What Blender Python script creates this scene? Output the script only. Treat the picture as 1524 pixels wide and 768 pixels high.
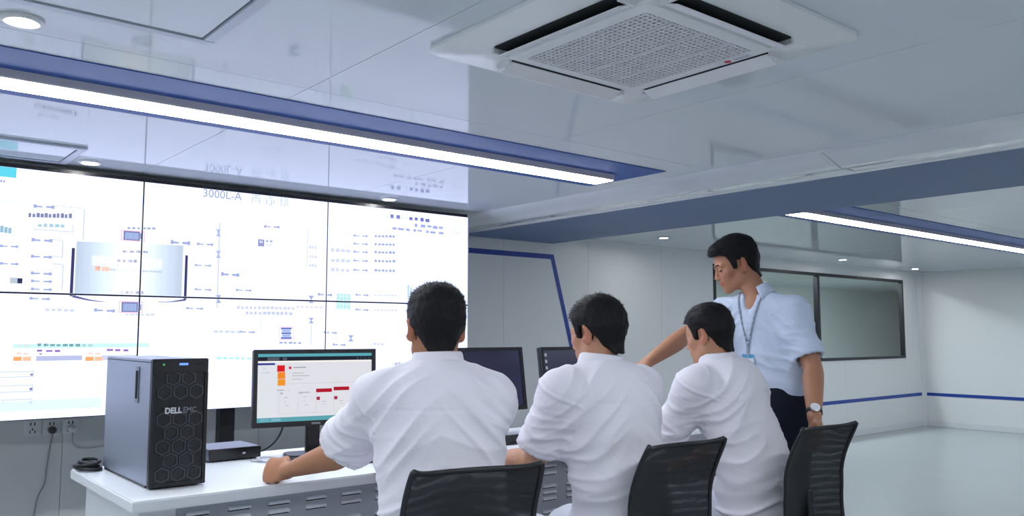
import bpy, bmesh, math, random
import numpy as np
from mathutils import Vector, Matrix

for o in list(bpy.data.objects):
    bpy.data.objects.remove(o, do_unlink=True)
scene = bpy.context.scene
COL = scene.collection
random.seed(7)
rng = np.random.default_rng(7)

# ------------------------------------------------------------------ camera
IMG_W, IMG_H, FPX = 1524.0, 768.0, 1242.0
CAM_Z = 1.25
YAW = math.radians(39.6)
PITCH = math.atan(113.0 / FPX)
fwd_h = np.array([math.sin(YAW), math.cos(YAW), 0.0])
RIGHT = np.array([math.cos(YAW), -math.sin(YAW), 0.0])
FWD = fwd_h * math.cos(PITCH) + np.array([0, 0, math.sin(PITCH)])
UP = np.cross(RIGHT, FWD)
cam_data = bpy.data.cameras.new('camera')
cam_data.sensor_width = 36.0
cam_data.lens = FPX / IMG_W * 36.0
cam_data.clip_start = 0.02
cam = bpy.data.objects.new('camera', cam_data)
COL.objects.link(cam)
cam.matrix_world = Matrix(((RIGHT[0], UP[0], -FWD[0], 0), (RIGHT[1], UP[1], -FWD[1], 0),
                           (RIGHT[2], UP[2], -FWD[2], CAM_Z), (0, 0, 0, 1)))
scene.camera = cam

# ------------------------------------------------------------------ world, exposure
world = bpy.data.worlds.new('world')
scene.world = world
world.use_nodes = True
world.node_tree.nodes['Background'].inputs[0].default_value = (0.75, 0.85, 1.0, 1)
world.node_tree.nodes['Background'].inputs[1].default_value = 0.25
scene.view_settings.view_transform = 'Standard'
scene.view_settings.look = 'None'
scene.view_settings.gamma = 1.0
scene.view_settings.use_curve_mapping = False
scene.view_settings.exposure = -0.08
scene.cycles.use_denoising = True
scene.cycles.max_bounces = 8
scene.cycles.diffuse_bounces = 4
scene.cycles.glossy_bounces = 4
scene.cycles.sample_clamp_indirect = 6.0
LAMP_WARM = (0.90, 0.955, 1.0)
BAR_POWER = 27.0        # emission of the linear lamps
SCREEN_POWER = 1.0      # emission of the video wall print
SPOT_POWER = 190.0       # emission of the ceiling downlights


# ------------------------------------------------------------------ helpers
def srgb(r, g, b):
    f = lambda c: (c / 255 / 12.92) if c / 255 <= 0.04045 else ((c / 255 + 0.055) / 1.055) ** 2.4
    return (f(r), f(g), f(b))


MATS = {}


def mat(name, rgb, rough=0.5, metal=0.0, spec=0.5, var=0.04, scale=8.0, bump=0.0, bscale=60.0, coat=0.0,
        coat_rough=0.05, sheen=0.0, sss=0.0, attr=None, stretch=(1, 1, 1)):
    if name in MATS:
        return MATS[name]
    m = bpy.data.materials.new(name)
    m.use_nodes = True
    nt = m.node_tree
    b = nt.nodes['Principled BSDF']
    tc = nt.nodes.new('ShaderNodeTexCoord')
    mp = nt.nodes.new('ShaderNodeMapping')
    mp.inputs['Scale'].default_value = stretch
    nt.links.new(tc.outputs['Object'], mp.inputs[0])
    nz = nt.nodes.new('ShaderNodeTexNoise')
    nz.inputs['Scale'].default_value = scale
    nz.inputs['Detail'].default_value = 3
    nt.links.new(mp.outputs[0], nz.inputs['Vector'])
    mix = nt.nodes.new('ShaderNodeMix')
    mix.data_type = 'RGBA'
    mix.blend_type = 'MULTIPLY'
    mix.inputs[0].default_value = 1.0
    ramp = nt.nodes.new('ShaderNodeMapRange')
    ramp.inputs['To Min'].default_value = 1 - var
    ramp.inputs['To Max'].default_value = 1 + var
    nt.links.new(nz.outputs['Fac'], ramp.inputs['Value'])
    comb = nt.nodes.new('ShaderNodeCombineColor')
    for i in range(3):
        nt.links.new(ramp.outputs[0], comb.inputs[i])
    if attr:
        at = nt.nodes.new('ShaderNodeAttribute')
        at.attribute_name = attr
        nt.links.new(at.outputs['Color'], mix.inputs[6])
    else:
        mix.inputs[6].default_value = (*rgb, 1)
    nt.links.new(comb.outputs[0], mix.inputs[7])
    nt.links.new(mix.outputs[2], b.inputs['Base Color'])
    b.inputs['Roughness'].default_value = rough
    b.inputs['Metallic'].default_value = metal
    b.inputs['Specular IOR Level'].default_value = spec
    b.inputs['Coat Weight'].default_value = coat
    b.inputs['Coat Roughness'].default_value = coat_rough
    b.inputs['Sheen Weight'].default_value = sheen
    if sss:
        b.inputs['Subsurface Weight'].default_value = sss
        b.inputs['Subsurface Radius'].default_value = (0.012, 0.005, 0.003)
        b.inputs['Subsurface Scale'].default_value = 1.0
    if bump:
        n2 = nt.nodes.new('ShaderNodeTexNoise')
        n2.inputs['Scale'].default_value = bscale
        n2.inputs['Detail'].default_value = 4
        nt.links.new(mp.outputs[0], n2.inputs['Vector'])
        bp = nt.nodes.new('ShaderNodeBump')
        bp.inputs['Strength'].default_value = bump
        bp.inputs['Distance'].default_value = 0.004
        nt.links.new(n2.outputs['Fac'], bp.inputs['Height'])
        nt.links.new(bp.outputs[0], b.inputs['Normal'])
    MATS[name] = m
    return m


def emat(name, rgb, power, attr=None):
    """a surface that gives off light: lamp diffuser, lit display"""
    if name in MATS:
        return MATS[name]
    m = bpy.data.materials.new(name)
    m.use_nodes = True
    nt = m.node_tree
    nt.nodes.clear()
    out = nt.nodes.new('ShaderNodeOutputMaterial')
    em = nt.nodes.new('ShaderNodeEmission')
    em.inputs[0].default_value = (*rgb, 1)
    em.inputs[1].default_value = power
    if attr:
        at = nt.nodes.new('ShaderNodeAttribute')
        at.attribute_name = attr
        nt.links.new(at.outputs['Color'], em.inputs[0])
    nt.links.new(em.outputs[0], out.inputs[0])
    MATS[name] = m
    return m


class MB:
    """collects simple shapes into one mesh"""

    def __init__(s):
        s.v, s.f, s.c = [], [], []

    def quad(s, a, b, c, d, col=None):
        i = len(s.v)
        s.v += [tuple(a), tuple(b), tuple(c), tuple(d)]
        s.f.append((i, i + 1, i + 2, i + 3))
        s.c.append(col)

    def box(s, x0, x1, y0, y1, z0, z1, M=None):
        i = len(s.v)
        vs = [(x0, y0, z0), (x1, y0, z0), (x1, y1, z0), (x0, y1, z0), (x0, y0, z1), (x1, y0, z1), (x1, y1, z1), (x0, y1, z1)]
        if M is not None:
            vs = [tuple(M @ Vector(p)) for p in vs]
        s.v += vs
        for f in ((0, 3, 2, 1), (4, 5, 6, 7), (0, 1, 5, 4), (1, 2, 6, 5), (2, 3, 7, 6), (3, 0, 4, 7)):
            s.f.append(tuple(i + k for k in f))
            s.c.append(None)

    def prism(s, outline, axis, t0, t1):
        """outline: 2D points, extruded along axis ('x','y','z') between t0 and t1"""
        i, n = len(s.v), len(outline)

        def p(q, t):
            return {'x': (t, q[0], q[1]), 'y': (q[0], t, q[1]), 'z': (q[0], q[1], t)}[axis]
        s.v += [p(q, t0) for q in outline] + [p(q, t1) for q in outline]
        s.f.append(tuple(range(i, i + n)))
        s.f.append(tuple(range(i + 2 * n - 1, i + n - 1, -1)))
        for k in range(n):
            s.f.append((i + k, i + n + k, i + n + (k + 1) % n, i + (k + 1) % n))
        s.c += [None] * (n + 2)

    def tube(s, pts, rad, n=8, closed=False):
        pts = [Vector(p) for p in pts]
        m = len(pts)
        rads = rad if isinstance(rad, (list, tuple)) else [rad] * m
        i = len(s.v)
        prev = None
        for k in range(m):
            if closed:
                t = (pts[(k + 1) % m] - pts[k - 1]).normalized()
            else:
                t = (pts[min(k + 1, m - 1)] - pts[max(k - 1, 0)]).normalized()
            if prev is None:
                a = Vector((0, 0, 1)) if abs(t.z) < 0.9 else Vector((1, 0, 0))
                u = t.cross(a).normalized()
            else:
                u = (prev - t * prev.dot(t)).normalized()
            prev = u
            w = t.cross(u)
            for j in range(n):
                th = 2 * math.pi * j / n
                s.v.append(tuple(pts[k] + (u * math.cos(th) + w * math.sin(th)) * rads[k]))
        for k in range(m if closed else m - 1):
            k2 = (k + 1) % m
            for j in range(n):
                s.f.append((i + k * n + j, i + k * n + (j + 1) % n, i + k2 * n + (j + 1) % n, i + k2 * n + j))
                s.c.append(None)
        if not closed:
            s.f.append(tuple(i + j for j in range(n - 1, -1, -1)))
            s.f.append(tuple(i + (m - 1) * n + j for j in range(n)))
            s.c += [None, None]

    def lathe(s, prof, cx=0, cy=0, n=24, cz=0):
        i = len(s.v)
        for (r, z) in prof:
            for j in range(n):
                th = 2 * math.pi * j / n
                s.v.append((cx + r * math.cos(th), cy + r * math.sin(th), cz + z))
        for k in range(len(prof) - 1):
            for j in range(n):
                s.f.append((i + k * n + j, i + k * n + (j + 1) % n, i + (k + 1) * n + (j + 1) % n, i + (k + 1) * n + j))
                s.c.append(None)
        s.f.append(tuple(i + j for j in range(n - 1, -1, -1)))
        s.f.append(tuple(i + (len(prof) - 1) * n + j for j in range(n)))
        s.c += [None, None]

    def mesh(s, name, smooth=False, bevel=0.0):
        me = bpy.data.meshes.new(name)
        me.from_pydata(s.v, [], s.f)
        if any(c is not None for c in s.c):
            ca = me.color_attributes.new('Col', 'FLOAT_COLOR', 'CORNER')
            buf = []
            for f, c in zip(s.f, s.c):
                cc = c or (1, 1, 1)
                buf += [cc[0], cc[1], cc[2], 1.0] * len(f)
            ca.data.foreach_set('color', buf)
        if bevel:
            bm = bmesh.new()
            bm.from_mesh(me)
            bmesh.ops.recalc_face_normals(bm, faces=bm.faces)
            es = [e for e in bm.edges if len(e.link_faces) == 2 and e.calc_face_angle(0) > 0.5]
            bmesh.ops.bevel(bm, geom=es, offset=bevel, segments=2, affect='EDGES', clamp_overlap=True)
            bm.to_mesh(me)
            bm.free()
        if smooth:
            me.polygons.foreach_set('use_smooth', [True] * len(me.polygons))
            if smooth == 'auto':
                me.set_sharp_from_angle(angle=math.radians(38))
        me.update()
        return me


def link(name, me, material=None, parent=None, loc=None, rz=None):
    o = bpy.data.objects.new(name, me)
    COL.objects.link(o)
    if material is not None and me is not None and len(me.materials) == 0:
        me.materials.append(material)
    if parent is not None:
        o.parent = parent
    if loc is not None:
        o.location = loc
    if rz is not None:
        o.rotation_euler = (0, 0, rz)
    return o


def build(mb, name, material, parent=None, smooth=False, bevel=0.0, **k):
    return link(name, mb.mesh(name, smooth, bevel), material, parent, **k)


def bx(name, dims, material, parent=None, bevel=0.0, **k):
    mb = MB()
    mb.box(*dims)
    return build(mb, name, material, parent, smooth='auto' if bevel else False, bevel=bevel, **k)


def tag(o, label, cat, group=None):
    o['label'] = label
    o['category'] = cat
    if group:
        o['group'] = group
    return o


def struct(o, label=None, cat=None):
    o['kind'] = 'structure'
    if label:
        o['label'] = label
    if cat:
        o['category'] = cat
    return o


def empty(name, loc=(0, 0, 0), rz=0.0, parent=None):
    o = bpy.data.objects.new(name, None)
    COL.objects.link(o)
    o.location = loc
    o.rotation_euler = (0, 0, rz)
    o.empty_display_size = 0.1
    if parent is not None:
        o.parent = parent
    return o


def text_mesh(txt, size, name, bold=0.0):
    cu = bpy.data.curves.new(name, 'FONT')
    cu.body = txt
    cu.size = size
    cu.align_x = 'CENTER'
    cu.align_y = 'CENTER'
    cu.resolution_u = 3
    cu.offset = bold
    ob = bpy.data.objects.new(name, cu)
    COL.objects.link(ob)
    dg = bpy.context.evaluated_depsgraph_get()
    me = bpy.data.meshes.new_from_object(ob.evaluated_get(dg))
    bpy.data.objects.remove(ob, do_unlink=True)
    me.name = name
    return me


def on_wall(px, py, Y):
    """the point of the plane y = Y that a line of sight meets (used to copy the flat print of the displays)"""
    d = FWD * FPX + RIGHT * (px - IMG_W / 2) - UP * (py - IMG_H / 2)
    t = Y / d[1]
    return d[0] * t, CAM_Z + d[2] * t


# ------------------------------------------------------------------ materials
CEIL = mat('ceiling_gloss_panel', srgb(220, 226, 232), rough=0.06, spec=0.2, var=0.015, scale=2)
WALL = mat('wall_panel_white', srgb(230, 232, 233), rough=0.32, spec=0.4, var=0.015, scale=1.5)
SEAMD = mat('seam_dark', srgb(120, 126, 134), rough=0.7)
BLUE = mat('paint_blue', srgb(46, 86, 162), rough=0.5, var=0.03)
BLUED = mat('paint_blue_beam', srgb(96, 118, 158), rough=0.5, var=0.03)
STRIPE = mat('stripe_blue', srgb(28, 66, 158), rough=0.4)
FLOORM = mat('floor_epoxy', srgb(168, 175, 178), rough=0.2, spec=0.5, var=0.03, scale=3)
WHITEP = mat('white_plastic', srgb(232, 234, 236), rough=0.35, var=0.01)
WHITEM = mat('white_metal', srgb(222, 225, 228), rough=0.3, var=0.01)
BLACKP = mat('black_plastic', srgb(26, 27, 30), rough=0.42, var=0.08)
BLACKG = mat('black_gloss', srgb(14, 15, 18), rough=0.18, var=0.05)
DARKM = mat('dark_aluminium', srgb(38, 42, 46), rough=0.4, metal=0.3)
SLOT = mat('slot_dark', srgb(24, 26, 28), rough=0.8)
CHROME = mat('chrome', srgb(190, 192, 196), rough=0.2, metal=1.0)
LAMP = emat('lamp_diffuser', LAMP_WARM, BAR_POWER)
SPOT = emat('downlight_disc', (1.0, 0.98, 0.95), SPOT_POWER)

CEIL_Z = 2.10
WY = 5.33          # back wall
WX = 11.75         # right wall
X0, Y0 = -2.6, -2.4

# ------------------------------------------------------------------ floor, walls, ceiling
fl = bx('floor', (X0 - .1, WX + .1, Y0 - .1, WY + .05, -0.1, 0.0), FLOORM)
struct(fl, 'smooth pale grey epoxy floor of the control room', 'floor')

ce = bx('ceiling', (X0 - .1, WX + .1, Y0 - .1, WY + .12, CEIL_Z + 0.012, CEIL_Z + 0.08), SEAMD)
struct(ce, 'glossy pale grey panelled ceiling', 'ceiling')
xs = [-2.65, -1.15, 0.08, 1.262, 2.455, 3.60, 4.75, 5.9, 7.05, 8.2, 9.35, 10.5, 11.85]
ys = [-2.45, -1.2, 0.02, 1.34, 2.64, 4.0, 5.40]
for i in range(len(xs) - 1):
    # the long sheets run from front to back, one trim joint beside the blue lamp channel
    for (ya, yb) in ((Y0 - .05, 2.64), (2.64, WY + .05)):
        bx('ceiling_panel', (xs[i] + .0012, xs[i + 1] - .0012, ya + .0012, yb - .0012, CEIL_Z, CEIL_Z + .02), CEIL, ce)

wall_xs = [X0, -1.3, -0.05, 1.1, 2.25, 3.35, 4.32, 5.3, 6.3, 7.12]
WIN = (7.12, 11.27, 0.928, 1.975)


def wall_panels(parent, segs, fn, z0, z1):
    for a, b in segs:
        bx('wall_panel', fn(a + .0012, b - .0012, z0, z1), WALL, parent)


wb = MB()
wb.box(X0 - .1, WIN[0], WY + .018, WY + .05, 0, CEIL_Z + .01)
wb.box(WIN[1], WX + .1, WY + .018, WY + .05, 0, CEIL_Z + .01)
wb.box(WIN[0], WIN[1], WY + .018, WY + .05, 0, WIN[2])
wb.box(WIN[0], WIN[1], WY + .018, WY + .05, WIN[3], CEIL_Z + .01)
wall_back = struct(build(wb, 'wall_back', SEAMD), 'white panelled back wall behind the video wall and desk', 'wall')
wall_panels(wall_back, list(zip(wall_xs[:-1], wall_xs[1:])), lambda a, b, z0, z1: (a, b, WY, WY + .02, z0, z1), 0, CEIL_Z)
wall_panels(wall_back, [(7.12, 8.4), (8.4, 9.7), (9.7, 11.27)], lambda a, b, z0, z1: (a, b, WY, WY + .02, z0, z1), 0, WIN[2])
wall_panels(wall_back, [(7.12, 8.4), (8.4, 9.7), (9.7, 11.27)], lambda a, b, z0, z1: (a, b, WY, WY + .02, z0, z1), WIN[3], CEIL_Z)
wall_panels(wall_back, [(11.27, WX)], lambda a, b, z0, z1: (a, b, WY, WY + .02, z0, z1), 0, CEIL_Z)

wr = bx('wall_right', (WX + .018, WX + .1, Y0, WY + .05, 0, CEIL_Z + .01), SEAMD)
struct(wr, 'plain white panelled end wall at the far right', 'wall')
wall_panels(wr, [(Y0, -1.2), (-1.2, 0.0), (0.0, 1.2), (1.2, 2.4), (2.4, 3.6), (3.6, 5.33)],
            lambda a, b, z0, z1: (WX, WX + .02, a, b, z0, z1), 0, CEIL_Z)
struct(bx('wall_front', (X0, WX, Y0 - .1, Y0, 0, CEIL_Z), WALL), 'white wall behind the camera', 'wall')
struct(bx('wall_left', (X0 - .1, X0, Y0, WY, 0, CEIL_Z), WALL), 'white wall beyond the left edge', 'wall')

# corner strip, skirting
mbc = MB()
mbc.prism([(WX - .05, WY), (WX - .046, WY - .012), (WX - .012, WY - .046), (WX, WY - .05), (WX, WY)], 'z', 0, CEIL_Z)
struct(build(mbc, 'trim_1', WHITEM, smooth=False), 'white coved strip in the far right corner', 'trim')
struct(bx('baseboard_back', (4.0, WX - .05, WY - .014, WY - .0005, 0, .075), WHITEM, bevel=.003), 'white skirting along the back wall', 'baseboard')
struct(bx('baseboard_right', (WX - .014, WX - .0005, Y0, WY - .05, 0, .075), WHITEM, bevel=.003), 'white skirting along the far right wall', 'baseboard')


def band(pts, w, t):
    """flat mitred band in the x-z plane on the back wall"""
    mb = MB()
    L, Rr = [], []
    P = [Vector(p) for p in pts]
    for k, p in enumerate(P):
        d0 = (P[k] - P[k - 1]).normalized() if k > 0 else (P[1] - P[0]).normalized()
        d1 = (P[k + 1] - P[k]).normalized() if k < len(P) - 1 else d0
        n0 = Vector((-d0.y, d0.x))
        n1 = Vector((-d1.y, d1.x))
        n = (n0 + n1).normalized()
        n = n / max(0.4, n.dot(n0)) * w / 2
        L.append(p + n)
        Rr.append(p - n)
    for k in range(len(P) - 1):
        mb.prism([tuple(L[k]), tuple(L[k + 1]), tuple(Rr[k + 1]), tuple(Rr[k])], 'y', WY - t, WY - .0004)
    return mb


st = build(band([(-1.0, 1.915), (4.86, 1.915), (5.29, .43), (WX - .05, .43)], .042, .004), 'trim_2', STRIPE)
struct(st, 'blue stripe that runs high, slants down and follows the back wall low', 'trim')
struct(bx('trim_3', (WX - .004, WX - .0004, Y0, WY - .05, .409, .451), STRIPE), 'low blue stripe along the far right wall', 'trim')

# ------------------------------------------------------------------ window to the next room
win = empty('window_1', (0, 0, 0))
struct(win, 'wide two-pane interior window with a black frame', 'window')
x0, x1, z0, z1 = WIN
fy0, fy1 = WY - .010, WY + .045
fw_ = .034
bx('window_frame', (x0, x1, fy0, fy1, z0, z0 + fw_), DARKM, win)
bx('window_frame', (x0, x1, fy0, fy1, z1 - fw_, z1), DARKM, win)
bx('window_frame', (x0, x0 + fw_, fy0, fy1, z0 + fw_, z1 - fw_), DARKM, win)
bx('window_frame', (x1 - fw_, x1, fy0, fy1, z0 + fw_, z1 - fw_), DARKM, win)
bx('mullion', (9.11, 9.16, fy0, fy1, z0 + fw_, z1 - fw_), DARKM, win)
GLASS = bpy.data.materials.new('window_glass')
GLASS.use_nodes = True
nt = GLASS.node_tree
nt.nodes.clear()
o_ = nt.nodes.new('ShaderNodeOutputMaterial')
tr = nt.nodes.new('ShaderNodeBsdfTransparent')
tr.inputs[0].default_value = (.93, .96, .955, 1)
gl = nt.nodes.new('ShaderNodeBsdfGlossy')
gl.inputs['Roughness'].default_value = .02
fr = nt.nodes.new('ShaderNodeFresnel')
fr.inputs[0].default_value = 1.5
mx = nt.nodes.new('ShaderNodeMixShader')
gm_ = nt.nodes.new('ShaderNodeNewGeometry')
iv = nt.nodes.new('ShaderNodeMath')
iv.operation = 'SUBTRACT'
iv.inputs[0].default_value = 1.0
nt.links.new(gm_.outputs['Backfacing'], iv.inputs[1])
mu = nt.nodes.new('ShaderNodeMath')
mu.operation = 'MULTIPLY'
nt.links.new(fr.outputs[0], mu.inputs[0])
nt.links.new(iv.outputs[0], mu.inputs[1])
nt.links.new(mu.outputs[0], mx.inputs[0])
nt.links.new(tr.outputs[0], mx.inputs[1])
nt.links.new(gl.outputs[0], mx.inputs[2])
nt.links.new(mx.outputs[0], o_.inputs[0])
bx('pane', (x0 + fw_ - .005, 9.115, WY + .018, WY + .026, z0 + fw_ - .005, z1 - fw_ + .005), GLASS, win)
bx('pane', (9.155, x1 - fw_ + .005, WY + .018, WY + .026, z0 + fw_ - .005, z1 - fw_ + .005), GLASS, win)

# the room behind the window
NW = mat('next_room_wall', srgb(206, 212, 210), rough=.4, var=.02, scale=1.5)
struct(bx('wall_next_room', (5.5, 24, 8.3, 8.4, 0, CEIL_Z), NW), 'plain wall of the room behind the window', 'wall')
struct(bx('wall_next_room_left', (5.4, 5.5, WY + .1, 8.4, 0, CEIL_Z), NW), 'side wall of the room behind the window', 'wall')
struct(bx('wall_next_room_right', (24, 24.1, WY + .1, 8.4, 0, CEIL_Z), NW), 'far end wall of the room behind the window', 'wall')
struct(bx('wall_next_room_front', (WX + .1, 24, WY + .02, WY + .1, 0, CEIL_Z), NW), 'near wall of the room behind the window', 'wall')
struct(bx('floor_next_room', (5.4, 24.1, WY + .05, 8.4, -.1, -.001), FLOORM), 'floor of the room behind the window', 'floor')
struct(bx('ceiling_next_room', (5.4, 24.1, WY + .12, 8.4, CEIL_Z, CEIL_Z + .08), NW), 'ceiling of the room behind the window', 'ceiling')

# ------------------------------------------------------------------ ceiling beam with curved moulding
bmz = 2.03
prof = []
for k in range(13):
    a = k / 12 * math.pi / 2
    prof.append((3.54 + .31 * math.sin(a) ** 1.0 * 1.0, CEIL_Z + .01 - (CEIL_Z + .01 - bmz) * (1 - math.cos(a))))
beam = empty('trim_4')
struct(beam, 'broad blue ceiling beam with a glossy white curved edge', 'trim')
mb = MB()
out = [(3.53, CEIL_Z + .01)]
for k in range(17):                     # a low rounded cornice: bulges out, then a small lip
    t = k / 16
    out.append((3.53 + .29 * t, CEIL_Z - .002 - .058 * math.sin(t * math.pi / 2) ** .75 - .010 * math.exp(-((t - .60) / .16) ** 2)))
out += [(3.83, bmz + .006), (3.85, bmz), (3.86, bmz), (3.86, CEIL_Z + .01)]
GLOSSW = mat('cornice_gloss', srgb(236, 239, 244), rough=.10, spec=1.0, var=.01, coat=1.0)
mb.prism(out, 'y', Y0, WY - .001)
build(mb, 'cornice', GLOSSW, beam, smooth='auto')
bx('beam_soffit', (3.862, 4.86, Y0, WY - .001, bmz, CEIL_Z + .01), BLUED, beam)
mb = MB()
mb.prism([(p[0] - .003, p[1] - .003) for p in out[2:-3]] + [(out[-4][0], out[-4][1] + .004), (out[2][0], out[2][1] + .004)], 'y', 2.02, 2.034)
build(mb, 'joint_cover', WHITEP, beam)


# ------------------------------------------------------------------ linear lamps on blue channels
def linear_lamp(xa, xb, ya, label, chan_a=None, chan_b=None, group=None, dim=1.0):
    o = empty('linear_lamp', ((xa + xb) / 2, ya + .225, CEIL_Z))
    tag(o, label, 'ceiling lamp', group)
    h = (xb - xa) / 2
    c = (xa + xb) / 2
    ca = (chan_a if chan_a is not None else xa - .14) - c
    cb = (chan_b if chan_b is not None else xb + .14) - c
    bx('blue_channel', (ca, cb, -.225, .335, -.004, -.0003), BLUE, o)
    mb = MB()
    mb.prism([(0, -.0045), (.15, -.0045), (.15, -.030), (.145, -.034), (.005, -.034), (0, -.030)], 'x', -h, h)
    build(mb, 'housing', mat('lamp_housing', srgb(214, 208, 214), rough=.4), o)
    mb = MB()
    mb.prism([(.006, -.0345), (.144, -.0345), (.141, -.0375), (.009, -.0375)], 'x', -h + .004, h - .004)
    build(mb, 'diffuser', LAMP if dim == 1.0 else emat('lamp_diffuser_%d' % int(dim * 100), LAMP_WARM, BAR_POWER * dim), o)
    return o


linear_lamp(-2.3, 3.22, 2.81, 'long glowing strip lamp on a blue channel in front of the video wall', -2.4, 3.37)
linear_lamp(4.98, 11.4, 2.81, 'glowing strip lamp on a blue channel beyond the ceiling beam', 4.87, 11.5, dim=.6)
linear_lamp(-2.3, 3.22, -.05, 'added unseen strip lamp near the camera, parallel to the one before the screens', -2.4, 3.37)  # added out of frame as fill light for the near part
linear_lamp(4.98, 11.4, -.05, 'added unseen strip lamp beyond the beam on the camera side', 4.87, 11.5, dim=.6)  # also added outside the view, fills the area beyond the beam
linear_lamp(7.5, 14.5, 5.36, 'added strip lamp, hidden from view, in the room behind the window', 7.4, 14.6, dim=1.6)  # added and kept out of sight to brighten the next room

def downlight(x, y, r, label):
    o = empty('downlight', (x, y, CEIL_Z))
    tag(o, label, 'ceiling lamp', 'round recessed downlights')
    mb = MB()
    mb.lathe([(r * .62, -.0008), (r * .66, -.010), (r * .80, -.012), (r * .98, -.007), (r, -.0008)], n=32)
    build(mb, 'trim_ring', WHITEP, o, smooth='auto')
    mb = MB()
    mb.lathe([(r * .60, -.0010), (r * .60, -.0085)], n=32)
    build(mb, 'light_disc', SPOT, o)
    return o


downlight(.375, 2.535, .055, 'round downlight beside the ceiling hatch at the upper left')
downlight(.985, 4.47, .055, 'round downlight close to the video wall, above its left part')
downlight(2.72, 4.50, .055, 'round downlight close to the video wall, above its right part')
downlight(5.69, 4.78, .055, 'small downlight just beyond the blue beam, left of the standing man')
downlight(8.95, 4.90, .055, 'small downlight above the mullion of the window')
downlight(10.95, 5.0, .055, 'small downlight in the far right ceiling corner')
downlight(7.3, 1.2, .055, 'round downlight over the open floor')
downlight(10.2, 1.2, .055, 'round downlight over the far open floor')


def hatch(xa, xb, ya, yb, label):
    o = empty('ceiling_hatch', ((xa + xb) / 2, (ya + yb) / 2, CEIL_Z))
    tag(o, label, 'ceiling hatch')
    a, b = (xb - xa) / 2, (yb - ya) / 2
    w = .035
    HM = mat('hatch_frame', srgb(190, 197, 210), rough=.3)
    for d in ((-a, a, -b, -b + w), (-a, a, b - w, b), (-a, -a + w, -b + w, b - w), (a - w, a, -b + w, b - w)):
        bx('frame_bar', (*d, -.012, -.0005), HM, o, bevel=.002)
    bx('gap', (-a + w, a - w, -b + w, b - w, -.0015, -.0006), SLOT, o)
    bx('hatch_panel', (-a + w + .005, a - w - .005, -b + w + .005, b - w - .005, -.0075, -.0018), CEIL, o)
    return o


hatch(.16, .835, 1.70, 2.39, 'square access hatch in the ceiling at the upper left')
hatch(.22, .90, 4.13, 4.57, 'framed access hatch in the ceiling beside the video wall')

# ------------------------------------------------------------------ air conditioner cassette
ac = empty('air_conditioner', (1.795, 1.590, CEIL_Z))
tag(ac, 'square white four-way air conditioner cassette set in the ceiling', 'air conditioner')


def rrect(h, r, n=6):
    pts = []
    for cx, cy, a0 in ((h - r, h - r, 0), (-h + r, h - r, 90), (-h + r, -h + r, 180), (h - r, -h + r, 270)):
        for k in range(n + 1):
            a = math.radians(a0 + 90 * k / n)
            pts.append((cx + r * math.cos(a), cy + r * math.sin(a)))
    return pts


ACW = mat('air_conditioner_white', srgb(240, 242, 244), rough=.28, var=.01)


def loft(loops):
    mb = MB()
    n = len(loops[0])
    for lo in loops:
        mb.v += lo
    for k in range(len(loops) - 1):
        for j in range(n):
            mb.f.append((k * n + j, k * n + (j + 1) % n, (k + 1) * n + (j + 1) % n, (k + 1) * n + j))
    mb.c = [None] * len(mb.f)
    return mb


# outer panel: sloped rim, flat ring, step to the grille
lo = []
for h, r, z in ((.45, .05, -.0006), (.45, .05, -.012), (.435, .05, -.020), (.405, .045, -.022), (.398, .045, -.027), (.30, .03, -.030), (.285, .03, -.030)):
    lo.append([(x, y, z) for x, y in rrect(h, r)])
mbp = loft(lo)
n = len(lo[0])
base = len(mbp.v) - n
mbp.f.append(tuple(range(base, base + n)))
mbp.c.append(None)
build(mbp, 'panel', ACW, ac, smooth='auto')
for k in range(4):
    a = k * math.pi / 2
    M = Matrix.Rotation(a, 4, 'Z')
    mb = MB()
    mb.box(-.235, .235, .288, .350, -.0335, -.0265, M)
    build(mb, 'air_slot', SLOT, ac)
    mb = MB()
    Mf = M @ Matrix.Translation((0, .289, -.036)) @ Matrix.Rotation(math.radians(-20), 4, 'X')
    mb.box(-.240, .240, 0, .056, -.0035, .0, Mf)
    build(mb, 'flap', mat('flap_white', srgb(240, 240, 244), rough=.3), ac, smooth='auto', bevel=.0015)
    for sx in (-1, 1):
        mb = MB()
        mb.box(sx * .246 - .005, sx * .246 + .005, .290, .348, -.046, -.030, M)
        build(mb, 'flap_bracket', WHITEP, ac)
mb = loft([[(x, y, z) for x, y in rrect(h, r)] for h, r, z in ((.275, .02, -.0305), (.272, .02, -.038), (.266, .02, -.041), (.232, .01, -.041), (.229, .01, -.036), (.229, .01, -.032))])
build(mb, 'grille_frame', ACW, ac, smooth='auto')
bx('grille_backing', (-.231, .231, -.231, .231, -.034, -.032), mat('grille_filter', srgb(84, 86, 94), rough=.9), ac)
GB = mat('grille_bars', srgb(222, 222, 226), rough=.4)
mb = MB()
for k in range(26):
    t = -.229 + .458 * (k + .5) / 26
    mb.box(t - .0042, t + .0042, -.229, .229, -.0405, -.036)
    mb.box(-.229, .229, t - .0042, t + .0042, -.0400, -.0355)
gb = build(mb, 'grille_lattice', GB, ac)
gb['kind'] = 'stuff'
for t in (-.122, 0, .122):
    bx('grille_rib', (t - .0045, t + .0045, -.230, .230, -.043, -.036), GB, ac)
mb = MB()
mb.lathe([(.011, -.0420), (.011, -.0385)], cx=.249, cy=-.13, n=16)
build(mb, 'red_lamp', mat('red_badge', srgb(214, 60, 92), rough=.4), ac)
bx('badge', (.240, .258, -.205, -.155, -.0418, -.0405), mat('badge_grey', srgb(196, 200, 210), rough=.4), ac)

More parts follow.
